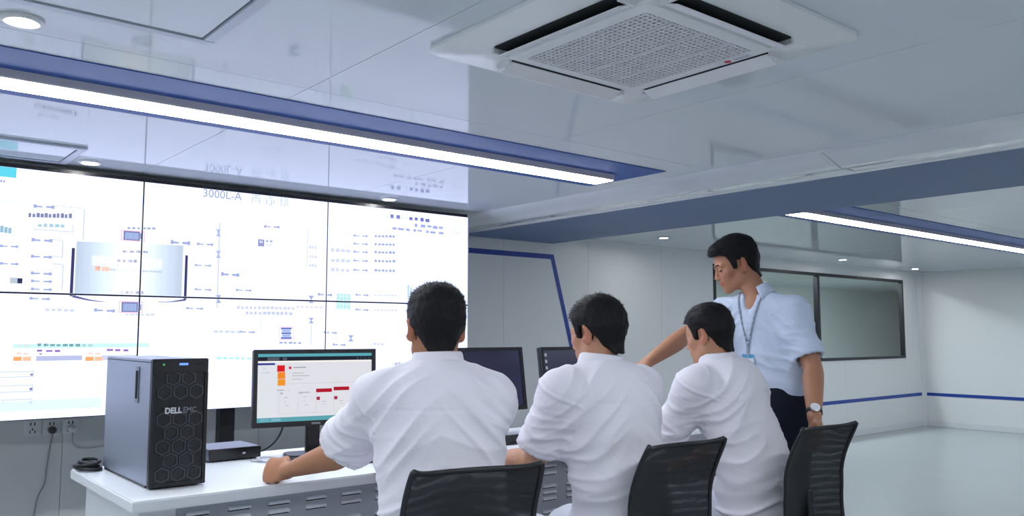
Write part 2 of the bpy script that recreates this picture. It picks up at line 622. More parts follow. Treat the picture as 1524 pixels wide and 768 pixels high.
# ------------------------------------------------------------------ video wall
SY = 4.60
VX = [0.214, 1.281, 2.350, 3.414]
VZ = [0.838, 1.447, 2.055]
vw = empty('video_wall', (1.8, 4.75, 0))
tag(vw, 'large lit video wall of tiled displays showing a process diagram', 'video wall')


def vchild(o):
    o.parent = vw
    o.matrix_parent_inverse = Matrix.Translation((-1.8, -4.75, 0))
    return o


SCR = emat('display_white', (1.16, 1.26, 1.80), SCREEN_POWER)
GFX = emat('display_graphics', (1, 1, 1), SCREEN_POWER * 1.15, attr='Col')
for i in range(3):
    for j in range(2):
        dp = vchild(bx('display_panel', (VX[i] + .0006, VX[i + 1] - .0006, SY + .004, SY + .11, VZ[j] + .0006, VZ[j + 1] - .0006), BLACKG))
        bx('lit_screen', (VX[i] + .0042, VX[i + 1] - .0042, SY, SY + .0038, VZ[j] + .0042, VZ[j + 1] - .0042), SCR, dp)
vchild(bx('top_rail', (VX[0], VX[3], SY + .012, SY + .13, VZ[2] + .0006, VZ[2] + .018), BLACKP))
vchild(bx('side_trim', (VX[3] + .0002, VX[3] + .012, SY + .012, SY + .13, VZ[0], VZ[2] + .018), WHITEM))
for px_ in (0.55, 1.815, 3.1):
    vchild(bx('post', (px_ - .043, px_ + .043, SY + .13, SY + .19, 0, VZ[2] - .05), BLACKP))
for zz in (VZ[0] + .12, VZ[1], VZ[2] - .15):
    vchild(bx('cross_rail', (VX[0] + .05, VX[3] - .05, SY + .111, SY + .129, zz - .02, zz + .02), DARKM))


def dcol(r, g, b):
    c = srgb(r, g, b)
    return tuple(x / SCREEN_POWER for x in c)


gm = MB()
GY = SY - .0012


def gr(x0, y0, x1, y1, c, slope=True):
    a, zt = on_wall(x0, y0, SY)
    b, zb = on_wall(x1, y1, SY)
    zt = max(zt, zb + .003)
    for k in range(3):
        # keep the print off the dark joints between the displays
        xa, xb = max(a, VX[k] + .005), min(b, VX[k + 1] - .005)
        if xb <= xa:
            continue
        for j in range(2):
            za, zc = max(zb, VZ[j] + .005), min(zt, VZ[j + 1] - .005)
            if zc > za:
                gm.quad((xa, GY, za), (xb, GY, za), (xb, GY, zc), (xa, GY, zc), dcol(*c))


def wrect(xa, za, xb, zb, c):
    for k in range(3):
        xl, xr = max(xa, VX[k] + .005), min(xb, VX[k + 1] - .005)
        for j in range(2):
            zl, zh = max(za, VZ[j] + .005), min(zb, VZ[j + 1] - .005)
            if xr > xl and zh > zl:
                gm.quad((xl, GY, zl), (xr, GY, zl), (xr, GY, zh), (xl, GY, zh), dcol(*c))


def frame_rect(x0, y0, x1, y1, c, sides='tblr'):
    a, zt = on_wall(x0, y0, SY)
    b, zb = on_wall(x1, y1, SY)
    e = .0045
    if 't' in sides: wrect(a, zt - e, b, zt, c)
    if 'b' in sides: wrect(a, zb, b, zb + e, c)
    if 'l' in sides: wrect(a, zb, a + e, zt, c)
    if 'r' in sides: wrect(b - e, zb, b, zt, c)


PALE = (208, 216, 248)
MID = (164, 174, 224)
INK = (132, 136, 196)
CYAN = (176, 238, 246)


def words(x0, y0, x1, y1, c, n):
    """a run of n small blocks, as the blurred lettering on the display reads"""
    w = (x1 - x0) / n
    dy = (y1 - y0) * .18
    r = random.Random(int(x0 * 7 + y0))
    for k in range(n):
        a = x0 + w * k
        s = (k + .5) / n
        h = (y1 - y0) - dy
        gr(a + w * .08, y0 + dy * s + r.random() * h * .25, a + w * (.62 + .25 * r.random()), y0 + dy * s + h, c)


def valve_tag(x0, y0, x1, y1, c=MID):
    w = x1 - x0
    h = y1 - y0
    gr(x0, y0, x0 + w * .14, y0 + h * .8, c)
    gr(x0 + w * .14, y0 + h * .28, x0 + w * .42, y0 + h * .72, c)
    gr(x0 + w * .60, y0 + h * .35, x0 + w * .86, y0 + h * .85, c)
    gr(x0 + w * .86, y0 + h * .25, x1, y1, c)


def vline(x, y0, y1, c=PALE, w=1.6):
    xm, _ = on_wall(x, (y0 + y1) / 2, SY)
    _, za = on_wall(x, y1, SY)
    _, zb = on_wall(x, y0, SY)
    wrect(xm - w * .0018, za, xm + w * .0018, zb, c)


def valve(x, y0, y1, c=MID):
    h = (y1 - y0) / 2
    for k in range(4):
        f = 1 - k / 4
        gr(x - 3.6 * f, y0 + h * k / 4, x + 3.6 * f, y0 + h * (k + 1) / 4 + .2, c)
        gr(x - 3.6 * (1 - f + .25), y0 + h + h * k / 4, x + 3.6 * (1 - f + .25), y0 + h + h * (k + 1) / 4 + .2, c)


# upper left block
gr(0, 247, 24, 265, (98, 214, 238))
gr(-40, 244, 0, 264, (98, 214, 238))
words(0, 267, 9, 272, MID, 2)
for a in ((50, 304, 81, 311), (47, 354, 78, 361), (46, 379, 77, 385), (46, 404, 77, 410), (46, 416, 77, 421), (46, 428, 77, 433), (44, 442, 74, 447),
          (0, 364, 27, 369), (0, 390, 27, 395), (254, 357, 283, 365), (293, 361, 317, 366), (290, 393, 314, 397), (290, 429, 314, 433),
          (277, 457, 302, 461), (329, 405, 356, 412), (140, 459, 171, 465), (351, 430, 374, 434), (393, 335, 416, 340), (356, 492, 379, 496),
          (482, 493, 501, 497), (495, 511, 514, 515), (473, 436, 494, 441)):
    valve_tag(*a)
for k, yy in enumerate((349, 361, 373, 386, 400)):
    valve_tag(526, yy, 547, yy + 4)
    words(557, yy, 589, yy + 5, MID, 6)
for yy in (437, 459):
    valve_tag(529, yy, 548, yy + 4)
    words(556, yy + 1, 592, yy + 4, PALE, 7)
for yy in (369, 384, 398):
    words(492, yy, 522, yy + 7, PALE, 4)
for yy in (365, 379, 392):
    words(460, yy, 472, yy + 6, PALE, 3)
words(42, 316, 108, 325, (134, 136, 176), 11)
words(56, 332, 98, 339, (170, 206, 226), 5)
frame_rect(50, 330, 109, 346, PALE, 'br')
words(0, 335, 18, 348, (150, 190, 210), 3)
vline(124.5, 311, 358)
gr(82, 308, 124, 310.5, PALE)
gr(-40, 300, 48, 304, (226, 236, 250))
for yy in (356, 381, 392):
    gr(78, yy, 93, yy + 2.2, PALE)
vline(93, 358, 384)
vline(93, 394, 432)
gr(15, 413, 26, 422, (190, 200, 214))
gr(26, 414, 33, 422, (52, 54, 92))
# vessel
for k in range(26):
    t = (k + .5) / 26
    e = abs(t - .5) * 2
    s = int(255 - 62 * max(0, e - .15) / .85)
    xa, xb = 114 + 156 * k / 26, 114 + 156 * (k + 1) / 26
    gr(xa, 359 + 6 * t, xb + .1, 437 + 4 * t, (s - 2 if t < .5 else s, min(255, s + 14), min(255, s + 34)) if e > .2 else (252, 254, 255))
for (xa, ya, yb) in ((107.5, 369, 441), (276.5, 380, 446)):
    vline(xa, ya, yb, (64, 64, 112), 4.0)
for k in range(10):
    t = k / 10
    gr(108 + 46 * t, 439.5 + 9 * math.sin(t * 1.5), 108 + 46 * (t + .11), 443.2 + 8 * math.sin(t * 1.5) - 2 * t, (96, 96, 150))
    gr(276 - 40 * (t + .11), 445 + 5 * math.sin(t * 1.5), 276 - 40 * t, 448 + 4 * math.sin(t * 1.5) - 2 * t, (96, 96, 150))
gr(137, 380, 241, 400, (252, 253, 255))
gr(163, 400, 241, 406, (176, 188, 224))
gr(142, 396, 150, 403, (255, 160, 84))
gr(152, 397, 163, 404, (255, 184, 150))
for yy in (385, 391):
    words(143, yy, 163, yy + 3, (255, 206, 176), 2)
words(174, 385, 206, 391, INK, 4)
words(172, 392, 178, 396, INK, 1)
words(189, 337, 233, 342, MID, 6)
words(182, 372, 222, 377, INK, 4)
words(179, 432, 216, 438, INK, 5)
words(186, 466, 231, 470, PALE, 6)
for (xa, ya) in ((180, 342), (177, 448)):
    frame_rect(xa, ya, xa + 35, ya + 18, (242, 190, 220))
    gr(xa + 4, ya + 1.5, xa + 28, ya + 16.5, (120, 124, 176))
    gr(xa + 6, ya + 3.5, xa + 26, ya + 15, (172, 196, 240))
    gr(xa + 29, ya + 5, xa + 33, ya + 14, (84, 84, 128))
vline(325, 331, 458, PALE, 2)
for a in ((325, 341, 352), (325, 373, 384), (325, 439, 451), (463, 440, 451), (463, 473, 481)):
    valve(*a)
vline(463, 481, 513)
words(67, 458, 112, 464, PALE, 5)
# lower left block
gr(20, 512, 222, 516.5, (206, 244, 248))
words(55, 511, 140, 516, (74, 130, 142), 9)
words(24, 512, 46, 517, (248, 190, 160), 2)
for (xa, xb) in ((20, 54), (127, 151)):
    gr(xa, 531, xa + 12, 537, (255, 172, 110))
    gr(xa + 14, 531, xa + 26, 537, (255, 196, 160))
    words(xa + 4, 524, xa + 24, 528, (255, 212, 190), 2)
gr(54, 530, 122, 536, (186, 194, 232))
gr(151, 529, 206, 535, (206, 212, 240))
words(54, 520, 94, 524, (150, 110, 190), 3)
words(158, 519, 195, 523, (150, 110, 190), 3)
words(58, 525, 64, 528, INK, 1)
for (a, b, c, d) in ((-30, 554, 50, 561), (-30, 575, 49, 583), (3, 595, 48, 603)):
    frame_rect(a, b, c, d, PALE)
    gr(c - 5, b + 2, c - 1, d - 2, INK)
words(317, 491, 360, 496, (206, 216, 248), 5)
words(322, 531, 376, 535, CYAN, 6)
# middle
gr(384, 356, 393, 367, (150, 152, 204))
gr(386, 358, 391, 362, (226, 230, 250))
words(395, 357, 407, 361, MID, 2)
words(395, 363, 405, 366, PALE, 2)
vline(457.5, 342, 397, (222, 228, 250), 2)
words(352, 455, 440, 461, (206, 212, 240), 14)
words(365, 463, 436, 469, (200, 206, 238), 11)
words(440, 455, 482, 459, (216, 220, 246), 6)
vline(388, 472, 494, (224, 230, 250))
frame_rect(415, 486, 437, 506, (244, 206, 230))
for k in range(5):
    e = (1, .8, .9, .8, 1)[k]
    gr(418 + (1 - e) * 8, 487.5 + k * 3.5, 434 - (1 - e) * 8, 490.5 + k * 3.5, (112, 124, 196) if k % 2 == 0 else (156, 182, 236))
words(415, 508, 450, 512, MID, 5)
for k in range(4):
    gr(501 + k * 5.3, 437 + k * .4, 505 + k * 5.3, 460 + k * .3, (196, 240, 240))
    gr(500, 438 + k * 6, 522, 439.3 + k * 6, (160, 206, 216))
valve(522, 499, 508)
words(555, 510, 572, 514, PALE, 3)
frame_rect(584, 538, 614, 546, PALE, 'bl')
words(587, 539, 612, 544, MID, 5)
# upper right
for a in ((581, 319, 585.5, 325), (590, 320, 595, 326), (609, 323, 614, 328), (617, 323.5, 621.5, 328.5), (625.5, 324, 630.5, 330), (633, 325.5, 639, 331)):
    gr(*a, (116, 120, 202))
frame_rect(573, 313, 606, 326, (214, 220, 248), 'br')
for a in ((617, 333, 621, 338), (626, 334, 633, 339), (636, 335, 642, 339), (644, 336, 651, 341), (653, 337, 659, 341),
          (584, 338, 590, 342), (592, 339, 601, 343), (604, 340, 610, 344), (615, 341, 619, 345), (621, 342, 628, 345), (634, 343, 638, 347), (640, 344, 648, 348), (653, 345, 660, 349)):
    gr(*a, (166, 176, 228))
for k in range(4):
    gr(671 + (k == 3) * 3, 330 + k * 5.5, 688 - (k % 2) * 3, 332 + k * 5.5, (206, 220, 246))
gr(-40, 600, 150, 606, (228, 250, 252))
words(606, 420, 614, 446, (190, 216, 236), 2)
gfx = vchild(build(gm, 'screen_graphics', GFX))
# the heading of the diagram
tm = text_mesh('3000L-A', .064, 'screen_heading')
ca = tm.color_attributes.new('Col', 'FLOAT_COLOR', 'CORNER')
hc = dcol(150, 162, 208)
ca.data.foreach_set('color', [hc[0], hc[1], hc[2], 1.0] * len(ca.data))
tx, tz = on_wall(331, 290.5, SY)
th = link('screen_heading', tm, GFX)
th.matrix_world = Matrix.Translation((tx, GY - .0004, tz)) @ Matrix.Rotation(math.pi / 2, 4, 'X')
th.parent = vw
th.matrix_parent_inverse = Matrix.Translation((-1.8, -4.75, 0))
hm = MB()
for q, px_ in enumerate((381, 402, 422)):
    cx, cz = on_wall(px_, 296.5 + 2.2 * q, SY)
    s = .028
    strokes = (((-1, .7, 1, .9), (-.9, .1, .9, .3), (-.9, -.9, -.7, .3), (.7, -.9, .9, .3), (-.9, -.3, .9, -.15), (-.1, .3, .1, 1)),
               ((-.9, -.9, -.65, .2), (-.2, .4, .05, 1), (.2, -.9, .45, .6), (.7, -.6, .95, .2), (-.3, -.9, .4, -.7)),
               ((-.9, .3, -.1, .5), (-.6, -.9, -.4, 1), (.2, -.7, .4, .9), (.2, .7, .9, .9), (.75, -.7, .95, .9), (-.1, -.9, .3, -.7)))[q]
    for (a, b, c, d) in strokes:
        hm.quad((cx + a * s, GY, cz + b * s), (cx + c * s, GY, cz + b * s), (cx + c * s, GY, cz + d * s), (cx + a * s, GY, cz + d * s), dcol(196, 214, 236))
vchild(build(hm, 'screen_heading_characters', GFX))

# ------------------------------------------------------------------ sockets on the wall under the screens
SOCK = mat('socket_plastic', srgb(244, 245, 246), rough=.35)


def socket(x, z, label, plug=None):
    o = empty('wall_socket', (x, WY, z))
    tag(o, label, 'wall socket', 'white socket plates below the video wall')
    bx('cover_plate', (-.043, .043, -.011, -.0004, -.043, .043), SOCK, o, bevel=.003)
    mb = MB()
    for (a, b, w, h) in ((-.010, .021, .003, .009), (.010, .021, .003, .009), (-.012, -.022, .0025, .008), (.012, -.022, .0025, .008), (0, -.008, .003, .006)):
        mb.box(a - w, a + w, -.0118, -.0108, b - h, b + h)
    build(mb, 'pin_holes', mat('pin_hole_grey', srgb(84, 88, 94), rough=.7), o)
    return o


socket(.945, .730, 'white wall socket plate, leftmost of three and empty')
socket(1.040, .727, 'white wall socket plate in the middle holding a dark plug')
socket(1.136, .727, 'white wall socket plate on the right holding a pale plug')


def power_plug(x, z, m, path, label, cordm):
    o = empty('power_plug', (x, WY - .0125, z))
    tag(o, label, 'power plug')
    mb = MB()
    mb.lathe([(.010, 0), (.020, .002), (.021, .018), (.015, .032), (.007, .036)], n=20)
    p = build(mb, 'plug_body', m, o, smooth='auto')
    p.rotation_euler = (math.radians(90), 0, 0)
    mb = MB()
    pts = [Vector(q) - Vector((x, WY - .0125, z)) for q in path]
    mb.tube(smooth_path(pts, 6), .0042, 6)
    build(mb, 'cord', cordm, o, smooth=True)


def smooth_path(pts, n=6):
    P = [Vector(p) for p in pts]
    out = []
    for i in range(len(P) - 1):
        p0, p1, p2, p3 = P[max(i - 1, 0)], P[i], P[i + 1], P[min(i + 2, len(P) - 1)]
        for k in range(n):
            t = k / n
            out.append(0.5 * ((2 * p1) + (-p0 + p2) * t + (2 * p0 - 5 * p1 + 4 * p2 - p3) * t * t + (-p0 + 3 * p1 - 3 * p2 + p3) * t ** 3))
    out.append(P[-1])
    return out


CORDG = mat('cord_grey', srgb(156, 161, 168), rough=.6)
CORDW = mat('cord_white', srgb(196, 200, 205), rough=.6)
power_plug(1.042, .712, mat('plug_dark', srgb(70, 74, 80), rough=.5),
           [(1.042, WY - .035, .705), (1.042, WY - .03, .68), (1.034, WY - .012, .60), (1.024, WY - .010, .50), (1.018, WY - .010, .42), (.985, WY - .010, .34), (.97, WY - .010, .20), (.965, WY - .010, .02)],
           'dark round plug in the middle socket with a grey cord hanging down', CORDG)
power_plug(1.142, .712, SOCK,
           [(1.142, WY - .035, .705), (1.145, WY - .03, .66), (1.155, WY - .012, .625), (1.19, WY - .010, .60), (1.26, WY - .010, .595), (1.40, WY - .010, .615)],
           'pale plug in the right socket with a looping cord', CORDW)

# ------------------------------------------------------------------ desk
DY0, DY1, DX0, DX1, DZ = 2.68, 3.48, .75, 3.95, .75
desk = empty('console_desk', ((DX0 + DX1) / 2, (DY0 + DY1) / 2, 0))
tag(desk, 'long white console desk with louvred grey panels underneath', 'desk')


def dchild(o):
    o.parent = desk
    o.matrix_parent_inverse = Matrix.Translation((-(DX0 + DX1) / 2, -(DY0 + DY1) / 2, 0))
    return o


DESKW = mat('desk_white', srgb(226, 229, 234), rough=.32, var=.012, scale=3)
DESKG = mat('desk_panel_grey', srgb(172, 176, 184), rough=.5, var=.02)
dchild(bx('worktop', (DX0, DX1, DY0, DY1, DZ - .036, DZ), DESKW, bevel=.004))
dchild(bx('end_panel', (DX0 + .045, DX0 + .075, DY0 + .16, DY1 - .05, 0, DZ - .0365), DESKW, bevel=.002))
dchild(bx('end_panel', (DX1 - .075, DX1 - .045, DY0 + .16, DY1 - .05, 0, DZ - .0365), DESKW, bevel=.002))
dchild(bx('front_leg', (DX0 + .045, DX0 + .16, DY0 + .10, DY0 + .158, 0, DZ - .0365), DESKW, bevel=.002))
LV = mat('louvre_white', srgb(232, 235, 240), rough=.35)
louv = MB()
louv.prism([(-.0005, -.007), (-.010, -.005), (-.010, .003), (-.0005, .007)], 'x', -.038, .038)
louv_me = louv.mesh('louvre', bevel=0)
louv_me.materials.append(LV)
dark = MB()
dark.box(-.038, .038, -.0012, -.0003, -.0105, -.007)
dark_me = dark.mesh('louvre_gap')
dark_me.materials.append(SLOT)
nmod = 3
mw = (DX1 - .08 - (DX0 + .165)) / nmod
for k in range(nmod):
    xa = DX0 + .165 + mw * k
    pn = dchild(bx('louvred_panel', (xa + .003, xa + mw - .003, DY0 + .125, DY0 + .143, .06, DZ - .037), DESKG))
    nx = 7
    for i in range(nx):
        cx = xa + mw * (i + .5) / nx
        for z in (.668, .637, .58, .553, .526, .47, .443, .416):
            l = link('louvre', louv_me, None, pn, loc=(cx, DY0 + .125, z))
            d = link('gap', dark_me, None, l)


# ------------------------------------------------------------------ tower server
sv = empty('tower_server', (.932, 3.125, DZ))
tag(sv, 'tall dark tower server with a honeycomb front standing on the desk end', 'computer')
SVM = mat('server_steel', srgb(150, 158, 176), rough=.4, metal=.55, var=.03)
w, d0, d1, h = .090, -.285, .285, .418
bx('case', (-w + .001, w - .001, d0 + .03, d1, .008, h - .002), SVM, sv, bevel=.003)
mb = MB()
mb.box(-w + .004, w - .004, d0 + .06, d1 - .01, 0, .0078)
build(mb, 'feet', BLACKP, sv)
bz = bx('bezel', (-w, w, d0 + .006, d0 + .0298, .004, h), BLACKP, sv, bevel=.003)
# framed front: top control strip and side rails proud of the honeycomb field
bx('control_strip', (-w + .002, w - .002, d0, d0 + .0058, h - .045, h - .001), BLACKP, bz, bevel=.0012)
bx('side_rail', (-w + .001, -w + .013, d0, d0 + .0058, .006, h - .0455), BLACKP, bz, bevel=.0012)
bx('side_rail', (w - .013, w - .001, d0, d0 + .0058, .006, h - .0455), BLACKP, bz, bevel=.0012)
bx('bottom_rail', (-w + .0135, w - .0135, d0, d0 + .0058, .006, .020), BLACKP, bz, bevel=.0012)
HEXM = mat('honeycomb_plastic', srgb(62, 63, 68), rough=.28, var=.06)
R_ = .0300


def hexring(r0, r1, t):
    mb = MB()
    for k in range(6):
        a0, a1 = math.radians(60 * k + 30), math.radians(60 * k + 90)
        q = [(r1 * math.cos(a0), r1 * math.sin(a0)), (r1 * math.cos(a1), r1 * math.sin(a1)), (r0 * math.cos(a1), r0 * math.sin(a1)), (r0 * math.cos(a0), r0 * math.sin(a0))]
        mb.prism(q, 'y', -t, 0)
    return mb


hx_me = hexring(.0205, .0272, .0042).mesh('honeycomb_cell')
hx_me.materials.append(HEXM)
cap = MB()
cap.prism([(.0180 * math.cos(math.radians(60 * k + 30)), .0180 * math.sin(math.radians(60 * k + 30))) for k in range(6)], 'y', -.0022, 0)
cap_me = cap.mesh('mesh_insert')
cap_me.materials.append(mat('server_insert', srgb(30, 31, 35), rough=.5))
dx = R_ * math.sqrt(3) * .98
row = 0
z = .044
while z < h - .06:
    off = 0 if row % 2 == 0 else dx / 2
    for i in range(-2, 3):
        x = i * dx + off
        if abs(x) > w - .034:
            continue
        if .228 < z < .270:
            continue
        c = link('honeycomb_cell', hx_me, None, bz, loc=(x, d0 + .006, z))
        link('mesh_insert', cap_me, None, c)
    z += R_ * 1.48
    row += 1
bx('name_bar', (-.055, .055, d0 + .002, d0 + .0058, .236, .262), BLACKP, bz, bevel=.001)
tm = text_mesh('DELL', .0262, 'lettering', .0011)
t1 = link('lettering', tm, mat('lettering_silver', srgb(214, 216, 222), rough=.3), bz)
t1.matrix_local = Matrix.Translation((-.022, d0 + .0014, .249)) @ Matrix.Rotation(math.pi / 2, 4, 'X') @ Matrix.Diagonal((.93, 1, 1, 1))
tm = text_mesh('EMC', .0262, 'lettering', .0006)
t1 = link('lettering', tm, mat('lettering_grey', srgb(124, 126, 134), rough=.3), bz)
t1.matrix_local = Matrix.Translation((.031, d0 + .0014, .249)) @ Matrix.Rotation(math.pi / 2, 4, 'X') @ Matrix.Diagonal((.86, 1, 1, 1))
mb = MB()
mb.lathe([(.0035, 0), (.0035, .002)], n=12)
g = build(mb, 'power_lamp', emat('led_green', (.15, .75, .2), .6), bz)
g.matrix_local = Matrix.Translation((-.058, d0 - .0002, h - .018)) @ Matrix.Rotation(math.pi / 2, 4, 'X')
bx('status_lamp', (-.008, .020, d0 - .0015, d0 - .0002, h - .021, h - .014), emat('led_blue', (.10, .22, 1.0), 2.4), bz)
bx('front_port', (.046, .058, d0 - .001, d0 - .0002, h - .020, h - .014), SLOT, bz)
bx('front_port', (.063, .071, d0 - .001, d0 - .0002, h - .020, h - .014), SLOT, bz)
# latch recess on the side panel
bx('latch_frame', (-w - .0022, -w + .0008, -.135, -.095, .268, .390), mat('latch_steel', srgb(120, 126, 140), rough=.35, metal=.6), sv, bevel=.001)
bx('latch_handle', (-w - .0045, -w - .0024, -.124, -.106, .282, .376), SLOT, sv, bevel=.001)
bx('side_seam', (-w - .0006, -w + .0008, d0 + .031, d1 - .005, h - .012, h - .010), SLOT, sv)

# ------------------------------------------------------------------ small recorder box and coil of cable
rb = empty('recorder_box', (1.30, 3.395, DZ))
tag(rb, 'flat black recorder box lying on the desk behind the tower server', 'electronics')
bx('case', (-.105, .105, -.10, .105, .006, .050), mat('recorder_case', srgb(96, 102, 114), rough=.35, metal=.4), rb, bevel=.002)
bx('front_panel', (-.104, .104, -.105, -.1005, .007, .049), BLACKG, rb, bevel=.001)
bx('indicator', (.028, .040, -.1065, -.1052, .024, .031), mat('indicator_grey', srgb(170, 176, 186), rough=.4), rb)
for sx in (-1, 1):
    for sy in (-1, 1):
        bx('foot', (sx * .08 - .01, sx * .08 + .01, sy * .08 - .01, sy * .08 + .01, .0002, .0058), BLACKP, rb)

mb = MB()
pts = []
for k in range(150):
    a = k / 150 * 2 * math.pi * 5
    rr = .050 + .012 * math.sin(a * .37) + .006 * math.sin(a * 1.3)
    pts.append((.043 * math.cos(a) * rr / .05 * .8, rr * math.sin(a), .007 + .024 * (k / 150) + .008 * math.sin(a * .5 + 1)))
mb.tube(pts, .0062, 6)
cc = build(mb, 'cable_coil', mat('cable_black', srgb(22, 23, 26), rough=.5), None, smooth=True, loc=(.790, 3.410, DZ + .0005))
tag(cc, 'tangled coil of black cable on the desk corner beside the server', 'cable')

# ------------------------------------------------------------------ monitors
def monitor(name_label, x, y, yaw, W_, H_, zc, tilt, screen_m, stand_off=.0, group=None):
    """origin on the desk under the stand; screen faces local -y"""
    o = empty('monitor', (x, y, DZ), yaw)
    tag(o, name_label, 'monitor', group)
    T = Matrix.Translation((0, -.02, zc - DZ)) @ Matrix.Rotation(-tilt, 4, 'X')
    b = .017
    hs = bx('housing', (-W_ / 2, W_ / 2, .0, .026, -H_ / 2, H_ / 2), BLACKP, o, bevel=.004)
    hs.matrix_local = T
    fr = MB()
    for d in ((-W_ / 2, W_ / 2, -H_ / 2, -H_ / 2 + b + .004), (-W_ / 2, W_ / 2, H_ / 2 - b, H_ / 2)):
        fr.box(d[0], d[1], -.010, -.0004, d[2], d[3])
    for d in ((-W_ / 2, -W_ / 2 + b), (W_ / 2 - b, W_ / 2)):
        fr.box(d[0], d[1], -.010, -.0004, -H_ / 2 + b + .004, H_ / 2 - b)
    f = build(fr, 'bezel', BLACKP, o)
    f.matrix_local = T
    s = bx('screen', (-W_ / 2 + b, W_ / 2 - b, -.0046, -.0006, -H_ / 2 + b + .004, H_ / 2 - b), screen_m, o)
    s.matrix_local = T
    lg = bx('logo_plate', (-.018, .018, -.0112, -.0102, -H_ / 2 + .006, -H_ / 2 + .014), mat('logo_grey', srgb(120, 124, 130), rough=.4), o)
    lg.matrix_local = T
    bx('stand_column', (-.028, .028, .008, .036, .012, zc - DZ - .05), BLACKP, o, bevel=.003)
    mb = MB()
    mb.prism(rrect2(.115, .075, .04), 'z', .0003, .012)
    build(mb, 'stand_base', BLACKP, o, smooth='auto', bevel=.003)
    return o, T, b


def rrect2(hx, hy, r, n=6):
    pts = []
    for cx, cy, a0 in ((hx - r, hy - r, 0), (-hx + r, hy - r, 90), (-hx + r, -hy + r, 180), (hx - r, -hy + r, 270)):
        for k in range(n + 1):
            a = math.radians(a0 + 90 * k / n)
            pts.append((cx + r * math.cos(a), cy + r * math.sin(a)))
    return pts


MONW = emat('monitor_page', srgb(224, 224, 232), 1.06)
NAVY = bpy.data.materials.new('monitor_navy')
NAVY.use_nodes = True
pb = NAVY.node_tree.nodes['Principled BSDF']
pb.inputs['Base Color'].default_value = (.006, .006, .012, 1)
pb.inputs['Roughness'].default_value = .22
pb.inputs['Emission Color'].default_value = (*srgb(44, 46, 78), 1)
pb.inputs['Emission Strength'].default_value = .55
m1, T1, b1 = monitor('lit monitor with red and orange blocks in front of the nearest seated man', 1.607, 3.235, math.radians(-12), .510, .312, 1.030, math.radians(2), MONW)
mm = MB()
SW, SH = .51 - 2 * b1, .312 - 2 * b1 - .004


def mq(u0, v0, u1, v1, c):
    """u,v from the top left corner of the page, 0..1"""
    X = lambda u: -SW / 2 + u * SW
    Z = lambda v: .312 / 2 - b1 - v * SH
    k = tuple(srgb(*c))
    mm.quad((X(u0), -.0052, Z(v1)), (X(u1), -.0052, Z(v1)), (X(u1), -.0052, Z(v0)), (X(u0), -.0052, Z(v0)), k)


mq(0, 0, 1, .045, (92, 168, 182))
mq(0, .045, 1, .105, (34, 40, 52))
mq(.08, .055, .18, .10, (92, 100, 110))
mq(.21, .055, .245, .10, (92, 100, 110))
for k in range(4):
    mq(.86 + .035 * k, .06, .88 + .035 * k, .095, (74, 84, 98))
mq(0, .105, 1, .13, (246, 244, 238))
mq(0, .135, .145, .165, (58, 66, 150))
mq(0, .166, .16, .93, (224, 228, 234))
mq(.03, .27, .10, .282, (170, 176, 186))
mq(.04, .20, .07, .235, (206, 206, 212))
mq(.163, .17, .228, .265, (220, 32, 40))
mq(.168, .27, .232, .37, (240, 138, 44))
mq(.170, .375, .234, .47, (240, 152, 44))
mq(.262, .19, .284, .23, (206, 60, 76))
mq(.30, .20, .41, .213, (150, 152, 160))
mq(.29, .285, .39, .296, (178, 180, 188))
mq(.29, .325, .44, .336, (178, 180, 188))
mq(.29, .375, .38, .386, (186, 188, 196))
mq(.24, .44, 1, .447, (206, 206, 212))
mq(.165, .53, .225, .545, (176, 178, 186))
mq(.25, .535, .28, .545, (206, 206, 212))
for (u, c) in ((.50, (178, 30, 48)), (.655, (178, 30, 48))):
    mq(u, .53 - .02 * (u > .6), u + .14, .585 - .02 * (u > .6), c)
    mq(u + .005, .65, u + .035, .70, (170, 52, 76))
    mq(u + .05, .72, u + .085, .73, (190, 190, 196))
    mq(u + .055, .76, u + .09, .77, (200, 200, 206))
    mq(u, .60, u + .003, .88, (206, 206, 214))
for u in (.18, .345):
    mq(u + .01, .57, u + .035, .60, (186, 186, 196))
    mq(u + .045, .64, u + .075, .652, (190, 190, 198))
    mq(u + .045, .70, u + .06, .712, (196, 196, 204))
    mq(u + .055, .76, u + .09, .772, (196, 196, 204))
    mq(u, .62, u + .003, .88, (206, 206, 214))
mq(.345, .57, .445, .59, (190, 190, 198))
mq(.18, .88, .64, .885, (206, 206, 212))
mq(0, .935, 1, 1, (92, 164, 176))
mq(.03, .95, .10, .985, (140, 190, 220))
mq(.12, .95, .2, .985, (140, 190, 210))
g = build(mm, 'screen_page', emat('monitor_graphics', (1, 1, 1), 1.06, attr='Col'), m1)
g.matrix_local = T1
m2, T2, b2 = monitor('dark-screened monitor partly behind the nearest man\'s right shoulder', 2.515, 3.27, 0, .50, .312, 1.028, math.radians(8), NAVY)
m3, T3, b3 = monitor('dark-screened monitor with icons beside the second seated man\'s face', 3.14, 3.27, 0, .50, .312, 1.026, math.radians(8), NAVY)
mm = MB()
for k in range(3):
    for q in (0,):
        xx, zz = -.25 + b3 + .018 + q * .03, .156 - b3 - .022 - .034 * k
        mm.quad((xx - .007, -.0052, zz - .009), (xx + .007, -.0052, zz - .009), (xx + .007, -.0052, zz + .007), (xx - .007, -.0052, zz + .007), srgb(196, 206, 220))
g = build(mm, 'desktop_icons', emat('icon_print', (1, 1, 1), .6, attr='Col'), m3)
g.matrix_local = T3
mm = MB()
for (xx, zz) in ((-.02, .08), (.005, .06), (-.012, .05), (.0, .09)):
    mm.quad((xx - .012, -.0052, zz - .03), (xx + .012, -.0052, zz - .03), (xx + .012, -.0052, zz + .02), (xx - .012, -.0052, zz + .02), srgb(58, 56, 84))

